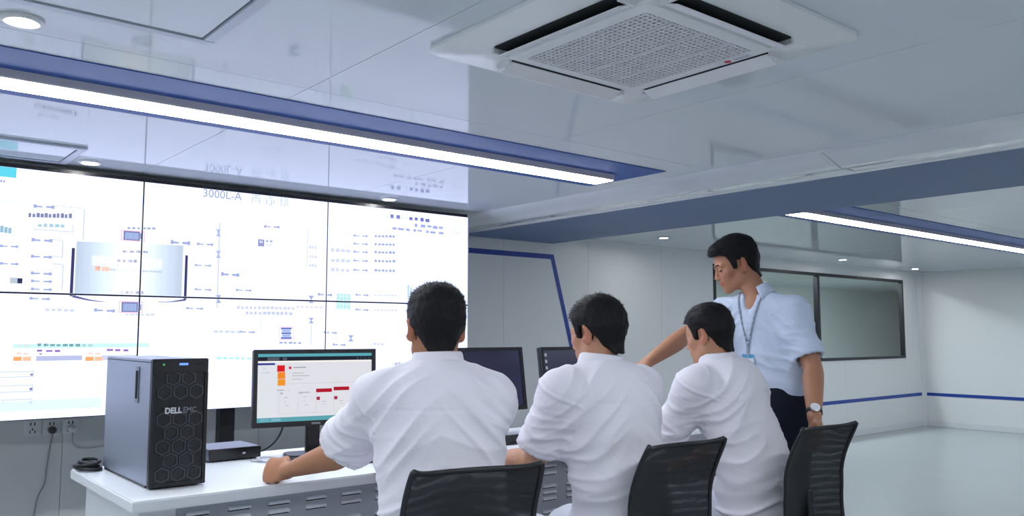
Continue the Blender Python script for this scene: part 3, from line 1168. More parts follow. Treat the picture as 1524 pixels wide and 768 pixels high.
# cable from the lit monitor to the recorder box
mb = MB()
mb.tube(smooth_path([(1.50, 3.285, .89), (1.49, 3.30, .84), (1.475, 3.33, .80), (1.455, 3.36, .775), (1.43, 3.38, .765), (1.409, 3.39, .772)], 6), .004, 6)
tag(build(mb, 'monitor_cable', mat('cable_black', srgb(22, 23, 26)), smooth=True), 'thin black cable hanging from the lit monitor to the recorder box', 'cable')
mb = MB()
mb.tube(smooth_path([(1.335, 3.22, .7545), (1.38, 3.17, .7545), (1.43, 3.16, .7545), (1.45, 3.20, .757), (1.40, 3.23, .763), (1.35, 3.19, .764), (1.38, 3.14, .7545), (1.46, 3.11, .7545)], 6), .004, 6)
tag(build(mb, 'white_cable', CORDW, smooth=True), 'loose white cable on the desk below the lit monitor', 'cable')


# ------------------------------------------------------------------ keyboards
def keyboard(x, y, rz, label):
    o = empty('keyboard', (x, y, DZ), rz)
    tag(o, label, 'keyboard', 'black keyboards on the desk')
    mb = MB()
    mb.prism([(-.07, .0003), (.07, .0003), (.07, .022), (-.07, .012)], 'x', -.22, .22)
    build(mb, 'case', BLACKP, o, smooth='auto', bevel=.002)
    mb = MB()
    for r in range(5):
        yy = -.052 + r * .026
        zz = .012 + (yy + .07) / .14 * .010
        for c in range(19):
            xx = -.207 + c * .0225
            mb.box(xx, xx + .0175, yy - .010, yy + .010, zz - .001, zz + .005)
    k = build(mb, 'keys', mat('key_black', srgb(40, 41, 46), rough=.5), o)
    k['kind'] = 'stuff'
    return o


keyboard(1.60, 2.97, math.radians(-8), 'black keyboard in front of the lit monitor')
keyboard(2.55, 3.02, 0, 'black keyboard between the nearest and the second seated man')
keyboard(3.12, 3.02, 0, 'black keyboard in front of the third seated man')

# ------------------------------------------------------------------ chairs
MESHM = bpy.data.materials.new('chair_mesh')
MESHM.use_nodes = True
nt = MESHM.node_tree
b = nt.nodes['Principled BSDF']
b.inputs['Base Color'].default_value = (*srgb(24, 25, 29), 1)
b.inputs['Roughness'].default_value = .6
out = nt.nodes['Material Output']
tc = nt.nodes.new('ShaderNodeTexCoord')
wv = nt.nodes.new('ShaderNodeTexWave')
wv.wave_type = 'RINGS'
wv.inputs['Scale'].default_value = 14
wv.inputs['Distortion'].default_value = 3.5
wv.inputs['Detail'].default_value = 1.0
wv.inputs['Detail Scale'].default_value = 1.2
mpn = nt.nodes.new('ShaderNodeMapping')
mpn.inputs['Location'].default_value = (-.04, .22, -.72)
mpn.inputs['Scale'].default_value = (1.4, 1.0, .8)
nt.links.new(tc.outputs['Object'], mpn.inputs[0])
nt.links.new(mpn.outputs[0], wv.inputs['Vector'])
rp = nt.nodes.new('ShaderNodeMapRange')
rp.inputs['From Min'].default_value = .55
rp.inputs['From Max'].default_value = 1.0
rp.inputs['To Min'].default_value = .02
rp.inputs['To Max'].default_value = .075
nt.links.new(wv.outputs['Fac'], rp.inputs['Value'])
tr = nt.nodes.new('ShaderNodeBsdfTransparent')
mx = nt.nodes.new('ShaderNodeMixShader')
nt.links.new(rp.outputs[0], mx.inputs[0])
nt.links.new(b.outputs[0], mx.inputs[1])
nt.links.new(tr.outputs[0], mx.inputs[2])
nt.links.new(mx.outputs[0], out.inputs[0])
SEATM = mat('seat_fabric', srgb(28, 29, 33), rough=.85, bump=.3, bscale=300)


def back_pt(u, t):
    """u -1..1 across, t 0..1 up; the upper corners sweep up, out and backwards like small horns"""
    top = max(0.0, (t - .497) / .503)
    au = abs(u)
    x = u * (.1878 - .002 * (t - .7))
    z = .46 + .4315 * t + .0219 * au ** 6.2 * top ** 1.47
    y = (-.16 - .0638 * (t - .5) + .0404 * au * au * math.sin(math.pi * t) - .0611 * u * u * (1 - top)
         - .0705 * au ** 2.92 * top ** 1.82 - .0038 * au ** 9 * top ** 2)
    return Vector((x, y, z))


def umax(t):
    """half width of the rounded outline at height t"""
    rt, ru = (.21, .05) if t > .5 else (.13, .16)
    e = 0.0
    if t > 1 - rt:
        e = (t - (1 - rt)) / rt
    elif t < rt:
        e = (rt - t) / rt
    return 1 - ru + ru * math.sqrt(max(0.0, 1 - min(1, e) ** 2))


def make_chair():
    parts = []
    mb = MB()
    nu, nv = 24, 32
    for j in range(nv + 1):
        for i in range(nu + 1):
            mb.v.append(tuple(back_pt((-1 + 2 * i / nu) * umax(j / nv), j / nv)))
    for j in range(nv):
        for i in range(nu):
            a = j * (nu + 1) + i
            mb.f.append((a, a + 1, a + nu + 2, a + nu + 1))
            mb.c.append(None)
    parts.append(('back_mesh', mb.mesh('back_mesh', True), MESHM, None))
    mb = MB()
    loop = []
    r = .16
    for k in range(25): loop.append((-1 + 2 * k / 24, 1.0))
    # rounded rectangle path in (u,t)
    loop = []

    def arc(cu, ct, a0, ru=.16, rt=.12):
        for k in range(7):
            a = math.radians(a0 + 90 * k / 6)
            loop.append((cu + ru * math.cos(a), ct + rt * math.sin(a)))
    arc(.95, .79, 0, .05, .21)
    for k in range(1, 20): loop.append((.95 - 1.90 * k / 20, 1.0))
    arc(-.95, .79, 90, .05, .21)
    for k in range(1, 10): loop.append((-1, .79 - .66 * k / 10))
    arc(-.84, .13, 180, .16, .13)
    for k in range(1, 10): loop.append((-.84 + 1.68 * k / 10, 0))
    arc(.84, .13, 270, .16, .13)
    for k in range(1, 10): loop.append((1, .13 + .66 * k / 10))
    mb.tube([back_pt(u, t) for u, t in loop], .0075, 8, closed=True)
    parts.append(('back_frame', mb.mesh('back_frame', True), BLACKP, None))
    mb = MB()
    mb.tube(smooth_path([(0, -.150, .66), (0, -.155, .58), (0, -.165, .48), (0, -.12, .415), (0, 0, .405)], 5), .018, 8)
    parts.append(('back_bracket', mb.mesh('back_bracket', True), BLACKP, None))
    mb = MB()
    lo = []
    for h, z in ((.90, .418), (.98, .424), (1.0, .44), (.985, .462), (.93, .472)):
        lo.append([(x * h, y * h + .01, z + .008 * (y > .15) * -1) for x, y in rrect2(.235, .225, .09)])
    l = loft(lo)
    n = len(lo[0])
    l.f.append(tuple(range(n - 1, -1, -1)))
    l.f.append(tuple(range(len(l.v) - n, len(l.v))))
    l.c += [None, None]
    parts.append(('seat', l.mesh('seat', 'auto'), SEATM, None))
    mb = MB()
    mb.lathe([(.04, .395), (.05, .405), (.05, .417)], n=16)
    mb.lathe([(.025, .08), (.027, .30), (.022, .30), (.022, .40)], n=16)
    parts.append(('gas_column', mb.mesh('gas_column', 'auto'), BLACKP, None))
    for k in range(5):
        a = math.radians(72 * k + 18)
        mb = MB()
        mb.tube([(0, 0, .095), (.15 * math.cos(a), .15 * math.sin(a), .085), (.29 * math.cos(a), .29 * math.sin(a), .068)], [.026, .021, .014], 8)
        parts.append(('base_arm', mb.mesh('base_arm', True), BLACKP, None))
        mb = MB()
        M = Matrix.Translation((.29 * math.cos(a), .29 * math.sin(a), .0275)) @ Matrix.Rotation(a + .6, 4, 'Z') @ Matrix.Rotation(math.pi / 2, 4, 'Y')
        for zz in (-.018, .006):
            i = len(mb.v)
            for q in range(2):
                for j in range(16):
                    th = 2 * math.pi * j / 16
                    mb.v.append(tuple(M @ Vector((.027 * math.cos(th), .027 * math.sin(th), zz + q * .012))))
            for j in range(16):
                mb.f.append((i + j, i + (j + 1) % 16, i + 16 + (j + 1) % 16, i + 16 + j))
            mb.f.append(tuple(i + j for j in range(15, -1, -1)))
            mb.f.append(tuple(i + 16 + j for j in range(16)))
            mb.c += [None] * 18
        mb.box(-.006, .006, -.006, .006, .0, .045, Matrix.Translation((.29 * math.cos(a), .29 * math.sin(a), .028)))
        parts.append(('castor', mb.mesh('castor', 'auto'), BLACKP, None))
    return parts


chair_parts = make_chair()


def chair(x, y, heading, label):
    o = empty('office_chair', (x, y, 0), -math.radians(heading))
    tag(o, label, 'chair', 'black mesh-backed office chairs at the desk')
    for nme, me, m, _ in chair_parts:
        link(nme, me, m, o)
    return o


chair(1.397, 1.988, 14.7, 'black mesh office chair under the nearest seated man')
chair(2.158, 1.972, 2.5, 'black mesh office chair under the second seated man')
chair(2.958, 1.942, 1.5, 'black mesh office chair under the third seated man, hiding the standing man\'s hand')

# ================================================================== people
# Bodies and clothes are modelled as smooth blended volumes and turned into one continuous surface each.
def vec(*a):
    return np.array(a, dtype=np.float64)


def unit(v):
    v = np.asarray(v, float)
    return v / (np.linalg.norm(v) + 1e-12)


def smin(a, b, k):
    if k <= 0:
        return np.minimum(a, b)
    h = np.maximum(k - np.abs(a - b), 0) / k
    return np.minimum(a, b) - h * h * k * .25


def smax(a, b, k):
    return -smin(-a, -b, k)


def s_ell(P, c, r, R=None):
    q = P - c
    if R is not None:
        q = q @ R            # rows of P into the local frame (R columns = local axes)
    r = np.asarray(r, float)
    k0 = np.sqrt(((q / r) ** 2).sum(1)) + 1e-6
    k1 = np.sqrt(((q / (r * r)) ** 2).sum(1)) + 1e-6
    return k0 * (k0 - 1) / k1


def s_cone(P, a, b, ra, rb):
    ab = b - a
    L2 = ab @ ab
    t = np.clip(((P - a) @ ab) / L2, 0, 1)
    q = P - a - t[:, None] * ab
    return np.sqrt((q * q).sum(1)) - (ra + (rb - ra) * t)


class Vol:
    def __init__(s):
        s.ops = []

    def add(s, fn, c, r, k=.02, op='u'):
        s.ops.append((fn, np.asarray(c, float), float(r), k, op))

    def cone(s, a, b, ra, rb, k=.02, op='u'):
        a, b = np.asarray(a, float), np.asarray(b, float)
        s.add(lambda P: s_cone(P, a, b, ra, rb), (a + b) / 2, np.linalg.norm(b - a) / 2 + max(ra, rb), k, op)

    def ell(s, c, r, R=None, k=.02, op='u'):
        c = np.asarray(c, float)
        s.add(lambda P: s_ell(P, c, r, R), c, max(r), k, op)

    def tube(s, pts, ab, side, k=.02, op='u', flat0=False, flat1=False, sub=4, n=2.0):
        """swept elliptical sections: ab[i] = half sizes along `side` and across it"""
        pts = [np.asarray(p, float) for p in pts]
        ab = [np.asarray(q, float) for q in ab]
        P_, A_ = [], []
        m = len(pts)
        for i in range(m - 1):
            p0, p1, p2, p3 = pts[max(i - 1, 0)], pts[i], pts[i + 1], pts[min(i + 2, m - 1)]
            a0, a1, a2, a3 = ab[max(i - 1, 0)], ab[i], ab[i + 1], ab[min(i + 2, m - 1)]
            for q in range(sub):
                t = q / sub
                cr = lambda x0, x1, x2, x3: .5 * (2 * x1 + (x2 - x0) * t + (2 * x0 - 5 * x1 + 4 * x2 - x3) * t * t + (-x0 + 3 * x1 - 3 * x2 + x3) * t ** 3)
                P_.append(cr(p0, p1, p2, p3))
                A_.append(cr(a0, a1, a2, a3))
        P_.append(pts[-1])
        A_.append(ab[-1])
        segs = []
        for i in range(len(P_) - 1):
            u = P_[i + 1] - P_[i]
            L = np.linalg.norm(u)
            if L < 1e-6:
                continue
            u = u / L
            sd = unit(side - (side @ u) * u)
            segs.append((P_[i], u, L, sd, np.cross(u, sd), A_[i], A_[i + 1]))

        mids = np.array([q[0] + q[1] * q[2] * .5 for q in segs])
        rads = np.array([q[2] * .5 + max(q[5].max(), q[6].max()) for q in segs])

        def fn(P, bc=None, Rb=0.0):
            d = None
            near = None
            if bc is not None:
                near = np.linalg.norm(mids - bc, axis=1) - rads
                near = near < max(Rb + .05, near.min() + .001)
            for i, (p, u, L, sd, w, a0, a1) in enumerate(segs):
                if near is not None and not near[i]:
                    continue
                q = P - p
                z = q @ u
                t = np.clip(z / L, 0, 1)
                a = a0[0] + (a1[0] - a0[0]) * t
                b_ = a0[1] + (a1[1] - a0[1]) * t
                x = q @ sd
                y = q @ w
                ov = z - t * L
                first, last = i == 0, i == len(segs) - 1
                fl = np.zeros_like(z, bool)
                if flat0 and first:
                    fl |= ov < 0
                if flat1 and last:
                    fl |= ov > 0
                m_ = np.minimum(a, b_)
                o2 = np.where(fl, 0, ov)
                if n == 2.0:
                    k0 = np.sqrt((x / a) ** 2 + (y / b_) ** 2 + (o2 / m_) ** 2) + 1e-6
                    k1 = np.sqrt((x / a ** 2) ** 2 + (y / b_ ** 2) ** 2 + (o2 / m_ ** 2) ** 2) + 1e-6
                    dd = k0 * (k0 - 1) / k1
                else:
                    k0 = (np.abs(x / a) ** n + np.abs(y / b_) ** n + np.abs(o2 / m_) ** n) ** (1 / n) + 1e-6
                    dd = (k0 - 1) * m_
                dd = np.where(fl, np.maximum(dd, np.abs(ov)), dd)
                d = dd if d is None else np.minimum(d, dd)
            return d
        PP = np.array(P_)
        c = (PP.min(0) + PP.max(0)) / 2
        r = np.linalg.norm(PP - c, axis=1).max() + max(float(np.max(q)) for q in A_)
        fn.cull = True
        s.add(fn, c, r, k, op)

    def ev(s, P, idx=None, bc=None, Rb=0.0):
        d = np.full(len(P), 1.0)
        for i, (fn, c, r, k, op) in enumerate(s.ops):
            if idx is not None and not idx[i]:
                continue
            v = fn(P, bc, Rb) if bc is not None and hasattr(fn, 'cull') else fn(P)
            if op == 'u':
                d = smin(d, v, k)
            elif op == 's':
                d = smax(d, -v, k)
            else:
                d = smax(d, v, k)
        return d

    def bounds(s, pad=.03):
        lo, hi = np.full(3, 1e9), np.full(3, -1e9)
        for fn, c, r, k, op in s.ops:
            if op == 'u':
                lo, hi = np.minimum(lo, c - r), np.maximum(hi, c + r)
        return lo - pad, hi + pad

    def surface(s, h, lo=None, hi=None):
        if lo is None:
            lo, hi = s.bounds()
        B = 12
        nb = np.ceil((hi - lo) / (h * B)).astype(int)
        N = nb * B
        arr = np.ones(N, np.float32)
        bi = np.stack(np.meshgrid(*[np.arange(k) for k in nb], indexing='ij'), -1).reshape(-1, 3)
        bc = lo + (bi * B + (B - 1) / 2) * h
        Rb = math.sqrt(3) * B * h / 2
        D = s.ev(bc)
        C = np.array([o[1] for o in s.ops])
        Rr = np.array([o[2] for o in s.ops])
        loc = np.stack(np.meshgrid(*[np.arange(B)] * 3, indexing='ij'), -1).reshape(-1, 3) * h
        act = np.abs(D) < Rb * 1.45 + .01
        for q in range(len(bi)):
            i, j, k = bi[q] * B
            if not act[q]:
                arr[i:i + B, j:j + B, k:k + B] = D[q]
                continue
            idx = np.linalg.norm(C - bc[q], axis=1) - Rr < Rb + .05
            P = lo + (bi[q] * B) * h + loc
            arr[i:i + B, j:j + B, k:k + B] = s.ev(P, idx, bc[q], Rb).reshape(B, B, B)
        return surface_nets(arr, lo, h)


def surface_nets(a, lo, h):
    S = a < 0
    nx, ny, nz = a.shape
    cnt = np.zeros((nx - 1, ny - 1, nz - 1), np.uint8)
    for i in (0, 1):
        for j in (0, 1):
            for k in (0, 1):
                cnt += S[i:nx - 1 + i, j:ny - 1 + j, k:nz - 1 + k]
    mask = (cnt > 0) & (cnt < 8)
    I, J, K = np.nonzero(mask)
    vid = np.full(mask.shape, -1, np.int32)
    vid[mask] = np.arange(len(I))
    acc = np.zeros((len(I), 3))
    num = np.zeros(len(I))
    corners = [(i, j, k) for i in (0, 1) for j in (0, 1) for k in (0, 1)]
    val = {c: a[I + c[0], J + c[1], K + c[2]].astype(float) for c in corners}
    for c in corners:
        for ax in range(3):
            if c[ax] == 0:
                c2 = list(c)
                c2[ax] = 1
                v0, v1 = val[c], val[tuple(c2)]
                x = (v0 < 0) != (v1 < 0)
                t = np.where(x, v0 / np.where(x, v0 - v1, 1), 0)
                p = np.zeros((len(I), 3)) + np.array(c)
                p[:, ax] += t
                acc += np.where(x[:, None], p, 0)
                num += x
    V = lo + (np.stack([I, J, K], 1) + acc / num[:, None]) * h
    F = []
    for ax in range(3):
        sl0 = [slice(1, -1)] * 3
        sl0[ax] = slice(0, -1)
        A = S[tuple(slice(0, -1) if q == ax else slice(None) for q in range(3))]
        Bv = S[tuple(slice(1, None) if q == ax else slice(None) for q in range(3))]
        ch = A != Bv
        E = np.argwhere(ch)
        b1, b2 = (ax + 1) % 3, (ax + 2) % 3
        ok = (E[:, b1] > 0) & (E[:, b2] > 0) & (E[:, b1] < a.shape[b1] - 1) & (E[:, b2] < a.shape[b2] - 1)
        E = E[ok]
        ins = A[E[:, 0], E[:, 1], E[:, 2]]

        def cell(d1, d2):
            q = E.copy()
            q[:, b1] += d1
            q[:, b2] += d2
            return vid[q[:, 0], q[:, 1], q[:, 2]]
        f = np.stack([cell(-1, -1), cell(0, -1), cell(0, 0), cell(-1, 0)], 1)
        f[~ins] = f[~ins][:, ::-1]
        F.append(f)
    F = np.concatenate(F)
    F = F[(F >= 0).all(1)]
    return V, F


def vnormals(V, F):
    n = np.cross(V[F[:, 2]] - V[F[:, 0]], V[F[:, 3]] - V[F[:, 1]])
    N = np.zeros_like(V)
    for c in range(4):
        np.add.at(N, F[:, c], n)
    return N / (np.linalg.norm(N, axis=1, keepdims=True) + 1e-12)


def np_mesh(name, V, F, cols=None):
    me = bpy.data.meshes.new(name)
    me.vertices.add(len(V))
    me.vertices.foreach_set('co', V.astype(np.float32).ravel())
    me.loops.add(F.size)
    me.loops.foreach_set('vertex_index', F.astype(np.int32).ravel())
    me.polygons.add(len(F))
    me.polygons.foreach_set('loop_start', np.arange(0, F.size, F.shape[1], dtype=np.int32))
    me.polygons.foreach_set('use_smooth', np.ones(len(F), bool))
    me.update(calc_edges=True)
    if cols is not None:
        ca = me.color_attributes.new('Col', 'FLOAT_COLOR', 'POINT')
        ca.data.foreach_set('color', np.concatenate([cols, np.ones((len(V), 1))], 1).astype(np.float32).ravel())
    me.validate()
    return me


_perm = np.random.default_rng(3).permutation(256)
_perm = np.concatenate([_perm, _perm, _perm])
_grad = np.random.default_rng(5).normal(size=(256, 3))
_grad /= np.linalg.norm(_grad, axis=1, keepdims=True)


def noise3(P):
    i = np.floor(P).astype(int)
    f = P - i
    u = f * f * f * (f * (f * 6 - 15) + 10)
    i &= 255
    r = 0
    for a in (0, 1):
        for b in (0, 1):
            for c in (0, 1):
                g = _grad[_perm[_perm[_perm[i[:, 0] + a] + i[:, 1] + b] + i[:, 2] + c] & 255]
                d = (g * (f - np.array([a, b, c]))).sum(1)
                w = (u[:, 0] if a else 1 - u[:, 0]) * (u[:, 1] if b else 1 - u[:, 1]) * (u[:, 2] if c else 1 - u[:, 2])
                r = r + d * w
    return r


def hframe(heading, pitch=0.0, roll=0.0):
    """columns: right, forward, up; heading in degrees from +y towards +x; pitch < 0 looks down"""
    hd, pt, rl = math.radians(heading), math.radians(pitch), math.radians(roll)
    r = vec(math.cos(hd), -math.sin(hd), 0)
    f0 = vec(math.sin(hd), math.cos(hd), 0)
    f = f0 * math.cos(pt) + vec(0, 0, math.sin(pt))
    u = np.cross(r, f)
    r2 = r * math.cos(rl) + u * math.sin(rl)
    u2 = -r * math.sin(rl) + u * math.cos(rl)
    return np.stack([r2, f, u2], 1)


# ---- head in its own frame (x right, y forward, z up; metres)
def cranium(q):
    d = s_ell(q, vec(0, -.010, .034), (.0735, .0935, .0805))
    d = smin(d, s_ell(q, vec(0, -.050, .000), (.058, .045, .060)), .03)
    return d


def head_fn(q):
    m = q.copy()
    m[:, 0] = np.abs(m[:, 0])
    d = cranium(q)
    d = smin(d, s_ell(q, vec(0, .026, -.028), (.0600, .0640, .0820)), .03)
    d = smin(d, s_cone(m, vec(.050, -.004, -.045), vec(.046, .010, -.072), .016, .015), .03)
    d = smin(d, s_cone(m, vec(.046, .010, -.072), vec(.010, .070, -.100), .015, .015), .028)
    d = smin(d, s_ell(q, vec(0, .074, -.100), (.020, .015, .014)), .018)
    d = smin(d, s_ell(m, vec(.043, .058, -.024), (.020, .018, .016)), .022)
    d = smin(d, s_cone(m, vec(.008, .086, .012), vec(.042, .072, .014), .0085, .0075), .016)
    d = smax(d, -s_ell(m, vec(.031, .098, -.004), (.019, .016, .011)), .012)
    d = smin(d, s_ell(m, vec(.031, .0745, -.005), (.0145, .0130, .0125)), .004)
    d = smin(d, s_cone(q, vec(0, .085, .004), vec(0, .104, -.034), .0065, .0092), .010)
    d = smin(d, s_ell(m, vec(.0105, .0955, -.037), (.0072, .0085, .0065)), .006)
    d = smin(d, s_ell(q, vec(0, .074, -.064), (.030, .020, .026)), .018)
    d = smin(d, s_ell(q, vec(0, .0915, -.0600), (.0205, .0085, .0052)), .004)
    d = smin(d, s_ell(q, vec(0, .0895, -.0705), (.0180, .0090, .0060)), .004)
    # ears
    Re = hframe(32, 0, -8)
    ear = s_ell(m, vec(.0805, -.014, -.012), (.0085, .0200, .0330), Re)
    ear = smin(ear, s_ell(m, vec(.0760, -.006, -.030), (.0080, .0110, .015), Re), .012)
    ear = smax(ear, -s_ell(m, vec(.0895, -.004, -.008), (.0085, .0115, .0200), Re), .006)
    d = smin(d, ear, .006)
    return d


HL_Y = np.array([-.14, -.075, -.048, -.030, -.018, .004, .010, .014, .032, .037, .046, .066, .14])
HL_Z = np.array([-.096, -.094, -.086, -.060, .002, .022, .012, -.020, -.018, .020, .048, .060, .070])


def hair_fn_factory(front=.016, top=.017, side=.010, seed=0, quiff=0.0, nape=1.0):
    def fn(q):
        d = cranium(q)
        d = smin(d, s_ell(q, vec(0, .026, -.028), (.0600, .0640, .0820)), .03)
        d = smin(d, s_cone(q, vec(0, -.034, -.03), vec(0, -.040, -.14), .050, .052), .02)
        z = q[:, 2]
        y = q[:, 1]
        th = side * np.clip((z + .098) / .10, .10, 1) + (top - side) * np.clip((z - .03) / .06, 0, 1) + (front - top) * np.clip((y - .03) / .05, 0, 1) * np.clip((z - .05) / .03, 0, 1)
        th = th + quiff * np.exp(-((y - .085) / .030) ** 2 - ((z - .095) / .035) ** 2)
        nz_ = noise3(q * np.array([55, 26, 40]) + seed * 7.3) * .0042 + noise3(q * np.array([120, 60, 90]) + seed) * .0022
        d2 = d - th - nz_
        hl = np.interp(y, HL_Y, HL_Z) + noise3(q * 90 + seed) * .004
        side_in = np.abs(q[:, 0])
        hl = hl + np.clip((side_in - .028) / .034, 0, 1) * .048 * (y < -.028)
        d2 = smax(d2, (hl - z) * .7, .004)
        return smax(d2, -(d + .006), .002)
    return fn


SKIN = mat('skin', (1, 1, 1), rough=.48, spec=.35, var=.05, scale=30, attr='Col', sss=.06, bump=.06, bscale=260)
HAIR = mat('hair_black', srgb(22, 20, 22), rough=.55, spec=.22, var=.3, scale=60, bump=.5, bscale=220, stretch=(1, 1, .35))
LASH = mat('brow_hair', srgb(34, 29, 28), rough=.6)
SHIRT = mat('shirt_white', srgb(235, 232, 241), rough=.78, spec=.2, var=.02, scale=14, bump=.5, bscale=30, sheen=.1)
SHIRTB = mat('shirt_pale_blue', srgb(208, 220, 242), rough=.76, spec=.2, var=.02, scale=14, bump=.5, bscale=30, sheen=.15)
TROUS = mat('trousers_white', srgb(214, 218, 230), rough=.85, spec=.2, var=.03, bump=.2, bscale=40)
TROUSN = mat('trousers_navy', srgb(26, 30, 44), rough=.8, spec=.2, var=.08, bump=.2, bscale=60)
SHOE = mat('shoe_black', srgb(20, 20, 22), rough=.3)


def hand_ops(V, wrist, fdir, palm, side, curl, size=1.0, spread=1.0, thumb_in=.35):
    """fdir: direction of the fingers; palm: direction the palm faces; side: +1 if the thumb is on cross(fdir,palm) side"""
    f = unit(fdir)
    n = unit(np.asarray(palm, float) - (np.asarray(palm, float) @ f) * f)
    t = np.cross(f, n) * side
    w = np.asarray(wrist, float)
    s = size
    # palm
    V.tube([w, w + f * .035 * s, w + f * .075 * s, w + f * .092 * s],
           [(.026 * s, .019 * s), (.036 * s, .0165 * s), (.041 * s, .0150 * s), (.039 * s, .0125 * s)], t, k=.012, sub=2)
    V.ell(w + f * .040 * s + t * .022 * s + n * .010 * s, (.020 * s, .020 * s, .020 * s), None, k=.012)
    lens = ((.040, .025, .020), (.045, .029, .021), (.042, .027, .020), (.033, .020, .018))
    offs = (.0300, .0100, -.0105, -.0300)
    for i in range(4):
        base = w + f * (.092 - .004 * abs(i - 1.2)) * s + t * offs[i] * s
        ang = 0.0
        d = unit(f + t * (.06 * (1.3 - i)) * spread)
        p = base
        r = (.0086, .0090, .0086, .0076)[i] * s
        for j in range(3):
            ang += math.radians(curl[j] * (1 + .06 * i))
            dd = d * math.cos(ang) + n * math.sin(ang)
            q = p + dd * lens[i][j] * s
            V.cone(p, q, r * (1 - .07 * j), r * (1 - .07 * (j + 1)), k=.0035)
            p = q
    # thumb leaves the side of the palm near its base
    b0 = w + f * .028 * s + t * .026 * s + n * .006 * s
    d1 = unit(f * .62 + t * (.70 - thumb_in * .5) + n * (.25 + thumb_in * .5))
    b1 = b0 + d1 * .036 * s
    d2 = unit(f * .80 + t * (.40 - thumb_in) + n * (.25 + thumb_in * .7))
    b2 = b1 + d2 * .032 * s
    d3 = unit(f * .85 + t * (.15 - thumb_in) + n * (.25 + thumb_in * .7))
    b3 = b2 + d3 * .024 * s
    V.cone(b0, b1, .0125 * s, .0108 * s, k=.010)
    V.cone(b1, b2, .0106 * s, .0096 * s, k=.004)
    V.cone(b2, b3, .0096 * s, .0078 * s, k=.004)


def local_child(name, me, material, parent, base):
    o = link(name, me, material, parent)
    o.matrix_parent_inverse = Matrix.Translation(tuple(-np.asarray(base, float)))
    return o


